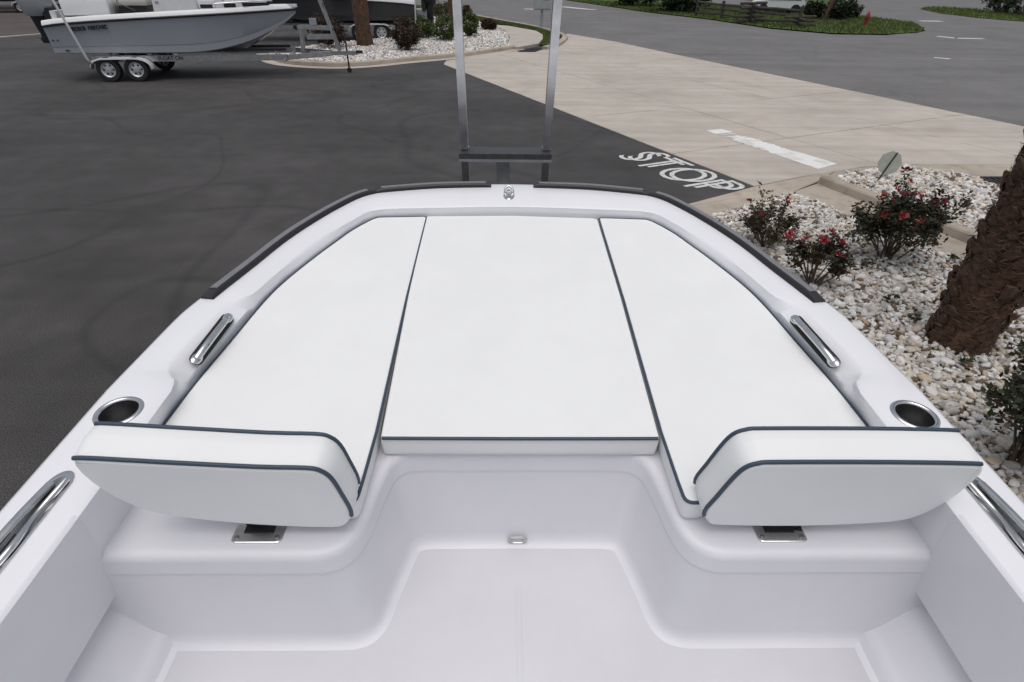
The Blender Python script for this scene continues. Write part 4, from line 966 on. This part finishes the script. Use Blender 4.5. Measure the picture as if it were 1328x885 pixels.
# ================================================================== PLANTS
def leaf_quads(C, size, rng_, droop=.0, aspect=.55):
    n = len(C); d = rng_.normal(size=(n, 3)); d[:, 2] = d[:, 2]*.6+.2-droop; d /= np.linalg.norm(d, axis=1)[:, None]
    h = rng_.normal(size=(n, 3)); s = np.cross(d, h); s /= np.linalg.norm(s, axis=1)[:, None]
    L = (size*rng_.uniform(.6, 1.3, n))[:, None]; w = L*aspect*.5; nn = np.cross(d, s)
    V = np.stack([C, C+d*L*.45+s*w+nn*L*.06, C+d*L, C+d*L*.45-s*w+nn*L*.06], 1)
    return V.reshape(-1, 3), np.arange(n*4).reshape(-1, 4)
def shrub(name, label, base, w, h, n, leaf, cols, group=None, shape='ball', flowers=0, stems=14, seed=0, stem_r=.012, blooms=None, open_=0.25):
    r_ = np.random.default_rng(seed+101); o = thing(name, label, 'shrub', base, r_.uniform(0, 6), group)
    # stems from the foot out into the volume
    sm = MB(); tips = []
    for i in range(stems):
        a = r_.uniform(0, 6.28); rad = w/2*math.sqrt(r_.uniform(.05, 1))*.9; hh = h*r_.uniform(.55, .98)*(1-.35*(rad/(w/2))**2)
        p0 = np.array([r_.normal(0, w*.04), r_.normal(0, w*.04), -.03]); p2 = np.array([rad*math.cos(a), rad*math.sin(a), hh]); p1 = p0+(p2-p0)*.5+np.array([0, 0, h*.12])+r_.normal(0, w*.05, 3)
        pts = [p0+(p1-p0)*.0, p0+(p1-p0)*.5, p1, p1+(p2-p1)*.5, p2]; sm.tube(pts, [stem_r, stem_r*.8, stem_r*.6, stem_r*.45, stem_r*.25], 5); tips.append((p1, p2))
        for k in range(3):
            t = r_.uniform(.3, 1); q0 = p1+(p2-p1)*t; q2 = q0+r_.normal(0, w*.13, 3)+np.array([0, 0, h*.08]); sm.tube([q0, (q0+q2)/2+r_.normal(0, .01, 3), q2], stem_r*.3, 4); tips.append((q0, q2))
    sm.build('stems', M['stem'], o, smooth=60, merge=False)
    # clumped leaves round the twigs
    T0 = np.array([t[0] for t in tips]); T1 = np.array([t[1] for t in tips])
    if shape == 'ball':
        nc = max(30, n//45); u = r_.normal(size=(nc, 3)); u /= np.linalg.norm(u, axis=1)[:, None]; rr = r_.uniform(.45, 1, nc)**.5
        cc_ = u*rr[:, None]*np.array([w/2, w/2, h/2])*.88+np.array([0, 0, h*.54]); cc_ = cc_[cc_[:, 2] > h*.08]
        C = cc_[r_.integers(0, len(cc_), n)]+r_.normal(0, w*.055, (n, 3))
    else:
        k = r_.integers(0, len(T0), n); t = r_.uniform(0, 1, n)**.7; C = T0[k]+(T1-T0)[k]*t[:, None]+r_.normal(0, w*.035, (n, 3)); cc_ = T1
    C[:, 2] = np.maximum(C[:, 2], .04)
    V, Fc = leaf_quads(C, leaf, r_); pal = np.array(cols); ci = r_.integers(0, len(pal), n)
    hue = r_.normal(1, .05, (n, 3)); T = pal[ci]*r_.uniform(.65, 1.3, (n, 1))*hue
    raw('foliage', V, Fc, M['leaf'], o, np.repeat(T, 4, 0))
    if flowers:
        me = None; top = sorted(tips, key=lambda t: -t[1][2]-.3*np.linalg.norm(t[1][:2]))[:flowers*2]; r_.shuffle(top)
        for p, q in top[:flowers]:
            if me is None or r_.uniform() < .25:
                mb = MB()
                for k in range(9):
                    a = k*2.4; rr = .006+.0035*k; wd = .016+.0012*k; t = np.array([math.cos(a), math.sin(a), 0]); s = np.array([-math.sin(a), math.cos(a), 0]); z = .02-.0015*k
                    mb.add([t*rr*.3+(0, 0, 0), t*rr-s*wd*.6+np.array([0, 0, z*.6]), t*rr*1.5+np.array([0, 0, z+.006]), t*rr+s*wd*.6+np.array([0, 0, z*.6])], [(0, 1, 2, 3)])
                f = mb.build('flower', M['petal'], o, smooth=60, merge=False); me = f.data
            else:
                f = bpy.data.objects.new('flower', me); col.objects.link(f); f.parent = o
            f.location = q+(q-np.array([0, 0, h*.4]))*.10+np.array([0, 0, .015]); sc = r_.uniform(1.0, 1.75)*(blooms or 1); f.scale = (sc, sc, sc); f.rotation_euler = (r_.normal(0, .6), r_.normal(0, .6), r_.uniform(0, 6))
    return o
ROSE = [(.030, .042, .016), (.022, .035, .014), (.055, .030, .020), (.045, .055, .022), (.035, .022, .016)]
RUST = [(.085, .040, .022), (.06, .035, .02), (.05, .05, .02), (.09, .055, .03)]
GREEN = [(.075, .115, .028), (.055, .09, .022), (.11, .14, .04), (.07, .085, .028)]
REDSH = [(.05, .022, .018), (.035, .020, .015), (.07, .035, .025), (.03, .03, .015)]
shrub('rose_bush', 'rose bush with dark leaves and many red blooms against the low kerb', (*G(1148, 338)[:2], .02), 1.10, .95, 5600, .055, ROSE, 'rose bushes', 'twig', 24, 26, 3)
shrub('rose_bush', 'sparse rusty rose bush with a single bloom cluster by the black rubber strip', (*G(990, 322)[:2], .02), .75, .55, 2300, .045, RUST+ROSE[:1], 'rose bushes', 'twig', 6, 16, 5)
shrub('rose_bush', 'small low rose bush with a cluster of red blooms beside the boat bow', (*G(1050, 372)[:2], .02), .62, .62, 2200, .048, ROSE+RUST[:1], 'rose bushes', 'twig', 8, 15, 9)
shrub('rose_bush', 'dark rose bush beside the boat at the foot of the palm', (*(G(1318, 605)[:2]), .02), .95, .95, 5200, .06, ROSE[:2]+ROSE[3:], 'rose bushes', 'twig', 7, 24, 12)
for i, (px, w, h, cl, nm, lab) in enumerate([
    ((428, 66), 1.5, 1.15, REDSH, 'reddish_shrub', 'dark reddish shrub behind the trailer coupler'),
    ((528, 70), 1.15, 1.15, REDSH, 'reddish_shrub', 'upright dark reddish shrub near the island kerb, right of the palm'),
    ((544, 53), 1.35, .85, GREEN, 'clipped_shrub', 'round clipped green shrub behind the upright reddish one'),
    ((541, 32), .95, .80, GREEN, 'clipped_shrub', 'green shrub below the dark outboard motors'),
    ((578, 56), 1.25, 1.00, GREEN, 'clipped_shrub', 'round green shrub in front of the thin palm trunk'),
    ((574, 29), 1.35, .95, RUST+GREEN[:1], 'rusty_shrub', 'rusty green shrub behind the thin palm trunk'),
    ((609, 51), .95, 1.0, GREEN, 'clipped_shrub', 'round green shrub on the street side of the thin palm'),
    ((605, 30), .70, .85, RUST, 'rusty_shrub', 'small rusty shrub at the street end of the island bed'),
    ((634, 42), .85, .50, REDSH, 'reddish_shrub', 'small low dark shrub alone on the white gravel')]):
    shrub(nm, lab, (*G(*px)[:2], .1), w*1.12, h*1.08, 3400, .10, cl, 'shrubs on the island gravel', 'ball', 0, 10, 30+i, .018)
# weeds in the near bed
for i, (px, w, lab) in enumerate([((1120, 352), .16, 'small weed in the pebbles at the foot of the big rose bush'), ((1235, 345), .12, 'tiny weed in the pebbles by the walk edge'), ((1150, 395), .2, 'spreading weed in the open pebbles between rose bush and palm'), ((1245, 478), .14, 'small weed at the foot of the thick palm trunk'), ((1180, 425), .12, 'tiny weed in the pebbles beside the palm trunk')]):
    shrub('weed', lab, (*G(*px)[:2], .05), w, .10, 40, .045, [(.05, .075, .025), (.04, .05, .02)], 'weeds in the pebbles', 'twig', 0, 4, 60+i, .004)

def palm(name, label, base, r0, r1, h, lean, nboot, fronds=16, seed=0, boots=True, m='trunk'):
    r_ = np.random.default_rng(seed); o = thing(name, label, 'palm tree', base, 0)
    def cen(t): return np.array([lean[0]*t, lean[1]*t, h*t])
    rings = []
    for i in range(25):
        t = i/24; rr = (r0+(r1-r0)*t)*(1+.10*math.exp(-t*h/.25))
        rings.append([cen(t)+np.array([math.cos(a)*rr*(1+.05*r_.normal()), math.sin(a)*rr*(1+.05*r_.normal()), -.05 if i == 0 else 0]) for a in np.linspace(0, 2*math.pi, 18, endpoint=False)])
    MB().loft(rings).build('trunk', M[m], o, smooth=0)
    if boots:
        V = []; Fc = []; bm_ = []
        for k in range(4):
            mb = MB(); w = .10+.02*k; hh = .115+.02*k
            mb.add([(-w/2, -.02, 0), (w/2, -.02, 0), (w*.42, .022, hh*.5), (w*.12, .04, hh), (-w*.2, .045, hh*.95), (-w*.45, .02, hh*.5), (0, .035, hh*.35), (0, -.02, hh*.9)], [(0, 1, 6), (1, 2, 6), (2, 3, 6), (3, 4, 6), (4, 5, 6), (5, 0, 6), (3, 7, 4), (2, 7, 3), (4, 7, 5)])
            f = mb.build('boot', M['boot'], o, smooth=0); bm_.append(f.data)
            if k: pass
            f.location = cen(.02*k+.3)+np.array([0, -r0, 0]); f.rotation_euler = (0, 0, math.pi)
        for k in range(nboot):
            t = (k+r_.uniform(0, 1))/nboot; a = k*2.399+r_.normal(0, .12); rr = (r0+(r1-r0)*t)*1.0
            f = bpy.data.objects.new('boot', bm_[int(r_.integers(0, 4))]); col.objects.link(f); f.parent = o
            f.location = cen(t*.72)+np.array([math.cos(a)*rr*.97, math.sin(a)*rr*.97, -.03]); s = r_.uniform(.75, 1.3); f.scale = (s*r_.uniform(.9, 1.5), s, s*r_.uniform(.8, 1.2))
            f.rotation_euler = (r_.normal(-.05, .14), r_.normal(0, .25), a-math.pi/2)
    if boots:      # ragged fibres between the boots
        n = 5200; t = r_.uniform(0, 1, n); a = r_.uniform(0, 6.283, n); rr = (r0+(r1-r0)*t)*r_.uniform(1.0, 1.13, n); Cc = np.stack([lean[0]*t*.75+np.cos(a)*rr, lean[1]*t*.75+np.sin(a)*rr, h*t*.75], 1)
        tan = np.stack([-np.sin(a), np.cos(a), np.zeros(n)], 1); outw = np.stack([np.cos(a), np.sin(a), np.zeros(n)], 1); d = tan*r_.choice([-1, 1], n)[:, None]+np.stack([np.zeros(n), np.zeros(n), r_.normal(.25, .6, n)], 1)+outw*r_.uniform(-.25, .3, n)[:, None]
        d /= np.linalg.norm(d, axis=1)[:, None]; L = r_.uniform(.05, .15, n)[:, None]; wv = np.cross(d, outw)*r_.uniform(.004, .010, n)[:, None]
        V = np.stack([Cc-wv, Cc+wv, Cc+d*L], 1).reshape(-1, 3); T = np.array([[.11, .06, .035], [.06, .034, .02], [.15, .09, .055], [.035, .022, .015]])[r_.integers(0, 4, n)]
        raw('fibres', V, np.arange(n*3).reshape(-1, 3), M['leaf'], o, np.repeat(T, 3, 0))
    cr = MB(); top = cen(1.)
    for k in range(fronds):
        a = k*2.399; el = .9-1.5*(k/fronds); L = 1.7*r_.uniform(.85, 1.15); d = np.array([math.cos(a), math.sin(a), 0])
        st_ = [top+d*L*s*math.cos(el)+np.array([0, 0, L*s*math.sin(el)-.55*s*s*L*.5]) for s in np.linspace(0, 1, 5)]; cr.tube(st_, [.03, .025, .02, .015, .01], 4)
        for q in range(26):
            s = .35+.65*q/26; i = min(3, int(s*4)); p = st_[i]+(st_[i+1]-st_[i])*(s*4-i); sg = 1 if q % 2 else -1
            sd_ = np.array([-d[1], d[0], 0])*sg; tip = p+(sd_*.6+d*.45+np.array([0, 0, -.25]))*(.75-.4*abs(s-.7)); cr.add([p, p+d*.035, tip], [(0, 1, 2)])
    cr.build('crown', mat('frond', (.05, .085, .025), .6, var=(3, .4)), o, smooth=0, merge=False)
    return o
palm('palm_tree', 'thick shaggy brown palm trunk rising from the pebble bed beside the boat', (*PALM, .02), .262, .235, 5.5, (.15, .05), 300, 16, 4)
palm('palm_tree', 'smooth brown palm trunk on the island in front of the dark hulled boat', (*G(474, 63)[:2], .1), .36, .27, 6.5, (-.1, 0), 0, 16, 6, False)
palm('palm_tree', 'thin dark palm trunk among the clipped island shrubs', (*G(586, 44)[:2], .1), .16, .14, 6, (0, 0), 0, 14, 8, False)
palm('palm_tree', 'thin dark palm trunk in the mulch bed near the hydrant', (*G(1068, 27)[:2], .05), .20, .17, 7, (1.6, 0), 0, 14, 9, False)
palm('palm_tree', 'dark palm trunk in the hedge on the grass island', (*G(1302, 18)[:2], .05), .22, .17, 7, (1.5, 0), 0, 14, 10, False)
DARKG = [(.022, .036, .014), (.03, .045, .016), (.016, .028, .012)]
for i, (px, w, h, lab) in enumerate([((1052, 26), 1.8, 1.2, 'dark green shrub at the fence end of the mulch bed'), ((1085, 27), 2.2, 1.5, 'dark green shrub behind the palm in the mulch bed'), ((1100, 25), 1.8, 1.2, 'dark green shrub on the hydrant side of the mulch bed'),
                                    ((1292, 18), 3.0, 2.2, 'dark clipped shrub left of the palm on the grass island'), ((1322, 21), 3.0, 2.4, 'dark clipped shrub right of the palm on the grass island'),
                                    ((870, 16), 5.5, 3.0, 'big dark green bush at the start of the rail fence'), ((895, 18), 4.0, 3.0, 'dark green bush behind the first fence post'), ((828, 9), 6, 3.0, 'dark bush on the far verge before the fence')]):
    shrub('verge_shrub', lab, (*G(*px)[:2], .05), w, h, 1800, .22*max(1, w/3), DARKG, 'shrubs across the street', 'ball', 0, 8, 80+i, .03)
def tree(label, base, w, h, seed):
    r_ = np.random.default_rng(seed); o = thing('tree', label, 'tree', base, 0, 'trees at the far edge of the lot')
    tk = MB(); tk.tube([(0, 0, -.1), (.05, 0, h*.3), (.1, .1, h*.6)], [.22, .17, .1], 8)
    for k in range(7):
        a = k*.9+r_.uniform(0, .5); tk.tube([(.05, 0, h*(.25+.05*k)), (math.cos(a)*w*.2, math.sin(a)*w*.2, h*(.42+.05*k)), (math.cos(a)*w*.4, math.sin(a)*w*.4, h*(.5+.05*k))], [.09, .06, .03], 6)
    tk.build('trunk', M['stem'], o, smooth=60)
    n = 5200; nc = 110; u = r_.normal(size=(nc, 3)); u /= np.linalg.norm(u, axis=1)[:, None]; cc_ = u*(r_.uniform(.2, 1, nc)**.5)[:, None]*np.array([w/2, w/2, h*.46])+np.array([0, 0, h*.5])
    C = cc_[r_.integers(0, nc, n)]+r_.normal(0, w*.05, (n, 3)); C[:, 2] = np.maximum(C[:, 2], .15); V, Fc = leaf_quads(C, .36, r_); T = np.array(DARKG)[r_.integers(0, 3, n)]*r_.uniform(.6, 1.3, (n, 1))
    raw('crown', V, Fc, M['leaf'], o, np.repeat(T, 4, 0))
for i, (x, y, w, h) in enumerate([(-44, 50, 8, 7), (-38.5, 53.5, 8, 7.5), (-33, 56, 8, 7), (-27.5, 57.5, 8, 7), (-22, 58.5, 7, 7)]):
    tree(['dense dark tree at the outer end of the far tree row', 'dense dark tree behind the dim boat', 'dense dark tree beyond the dim boat bow', 'dark tree behind the grey boat stern, far row', 'last dark tree of the far row toward the street'][i], (x, y, 0), w, h, 40+i)

# ================================================================== SIGNS, FENCES, HYDRANT, CAR
p = G(702, 39); mb_ = thing('utility_box', 'grey box on a slim post in the grass strip by the street', 'utility box', (p[0], p[1], .1))
top = Gy(702, 13, p[1])[2]-.1
MB().tube([(0, 0, -.05), (0, 0, top+.05)], .075, 10).build('post', M['signgrey'], mb_, smooth=60)
bx = MB(); bx.loft([[(-w, -d, z), (w, -d, z), (w, d, z), (-w, d, z)] for w, d, z in ((.5, .24, top), (.52, .26, top+.04), (.52, .26, top+1.0), (.46, .2, top+1.06))]); bo = bx.build('box', M['signgrey'], mb_, smooth=20)
MB().box((.17, -.27, top+.58), (.34, .02, .12)).build('slot', M['decal'], bo)
MB().box((0, -.268, top+.5), (.9, .012, .85)).build('door', M['signgrey'], bo)
# small octagon sign seen from behind, tilted stake
p = G(1134, 243); sg = thing('small_sign', 'small octagonal sign seen from behind on a stake in the raised pebble bed', 'sign', (p[0], p[1], .1))
oc = MB(); rr = .20; zc_ = .34
pts = [(rr*math.cos(a), rr*math.sin(a)) for a in np.linspace(math.pi/8, 2*math.pi+math.pi/8, 8, endpoint=False)]
oc.loft([[(x, -.004, z+zc_) for x, z in pts], [(x, .004, z+zc_) for x, z in pts]]); pn = oc.build('panel', M['signgreen'], sg, smooth=0)
MB().bar((0, -.014, -.1), (0, -.014, zc_+.19), .022, .012).build('stake', M['iron'], sg); sg.rotation_euler = (R(-12), R(22), R(-12))
p = G(625, 63); tag(MB().tube([(p[0], p[1], .05), (p[0]+.02, p[1], .5)], .022, 8).build('marker_stake', M['signgreen'], None, smooth=60), 'short pale marker stake in the island gravel', 'stake')
# hydrant
p = G(1121, 35.5); hy = thing('fire_hydrant', 'red fire hydrant standing on the grass verge', 'hydrant', (p[0], p[1], .05)); hy.scale = (1.15, 1.15, 1.15)
hb_ = MB(); hb_.lathe([(.17, 0), (.17, .04), (.11, .05), (.10, .50), (.135, .51), (.135, .55), (.115, .58), (.11, .66), (.07, .74), (.03, .77), (.03, .82), (.001, .82)], (0, 0, 0), 16); hb_.build('barrel', M['red'], hy, smooth=40)
for s, ax in ((1, 'X'), (-1, 'X'), (-1, 'Y')):
    MB().lathe([(.06, 0), (.06, .07), (.075, .075), (.075, .11), (.03, .12), (.03, .15)], (0, 0, .42), 10, ax).build('nozzle', M['red'], hy, smooth=40)
    if s < 0 and hy.children[-1]: hy.children[-1].scale = (-1 if ax == 'X' else 1, -1 if ax == 'Y' else 1, 1)
# split rail fences along the verge
def fence(p0, p1, nseg, label, hgt=1.15):
    p0, p1 = np.array(p0), np.array(p1); o = thing('rail_fence', label, 'fence', (*p0, .05), 0, 'split rail fences on the verge'); d = p1-p0
    for i in range(nseg+1):
        q = d*i/nseg
        MB().bar((*q, -.1), (*(q+np.array([random.uniform(-.04, .04), 0])), hgt+random.uniform(0, .15)), .2, .17).build('post', M['wood'], o)
        if i < nseg:
            q2 = d*(i+1)/nseg
            for z in (.32, .66, .98):
                MB().tube([(*q, z+random.uniform(-.05, .05)), (*((q+q2)/2), z+random.uniform(-.04, .04)), (*q2, z+random.uniform(-.05, .05))], [.075, .085, .07], 6).build('rail', M['wood'], o)
    return o
fence(g2(902, 22), g2(972, 31), 2, 'dark split rail fence between the big bush and the rail pile')
fence(g2(974, 31.5), g2(1034, 36), 1, 'dark split rail fence running on to the mulch bed')
rp0 = G(972, 31)
pile = thing('rail_pile', 'stack of dark crossed fence rails at the fence corner', 'rails', (rp0[0], rp0[1], .05))
for k in range(9): a = (k % 2)*1.2+.3+random.uniform(-.1, .1); MB().tube([(-math.cos(a)*1.1, -math.sin(a)*1.1, .1+.14*k), (math.cos(a)*1.1, math.sin(a)*1.1, .14+.14*k)], .085, 6).build('rail', M['wood'], pile)
rp1 = G(1034, 36); pile = thing('rail_pile', 'low stack of crossed fence rails by the mulch bed', 'rails', (rp1[0], rp1[1], .05))
for k in range(5): a = (k % 2)*1.3+.2+random.uniform(-.1, .1); MB().tube([(-math.cos(a)*1.2, -math.sin(a)*1.2, .1+.12*k), (math.cos(a)*1.2, math.sin(a)*1.2, .12+.12*k)], .08, 6).build('rail', M['wood'], pile)
# white car parked behind the fence (its lower half is in view)
pc = G(1012, 19); car = thing('parked_car', 'white car parked behind the rail fence across the street', 'car', (pc[0], pc[1]+1.0, .01), R(-12))
prof = [(-2.25, .42), (-2.28, .75), (-2.1, .98), (-1.2, 1.08), (-.55, 1.50), (.75, 1.55), (1.55, 1.42), (2.1, 1.05), (2.25, .9), (2.25, .42)]
cb_ = MB(); cb_.loft([[(x, y, z if z < 1.1 else z-ins) for x, z in prof] for y, ins in ((-.88, .0), (-.90, .0), (.90, 0), (.88, 0))]); cb_.build('body', M['white'], car, smooth=30)
MB().loft([[(x, y, z) for x, z in ((-1.1, 1.10), (-.52, 1.46), (.72, 1.50), (1.45, 1.38), (1.75, 1.10))] for y in (-.907, -.905)]).build('window', M['glass'], car); MB().loft([[(x, y, z) for x, z in ((-1.1, 1.10), (-.52, 1.46), (.72, 1.50), (1.45, 1.38), (1.75, 1.10))] for y in (.905, .907)]).build('window', M['glass'], car)
MB().box((0, 0, .36), (4.3, 1.70, .2)).build('sill', M['black'], car)
for x in (-1.4, 1.4):
    for s in (-1, 1):
        wheel(car, (x, s*.80, .34), .34, .24, 'Y')
        MB().lathe([(.43, -.012), (.43, .012)], (x, s*.895, .36), 20, 'Y').build('wheel_arch', M['black'], car)
for s in (-1, 1): MB().box((-2.27, s*.65, .72), (.05, .34, .14)).build('headlight', M['glass'], car); MB().box((2.26, s*.7, .85), (.05, .2, .3)).build('tail_light', M['red'], car)
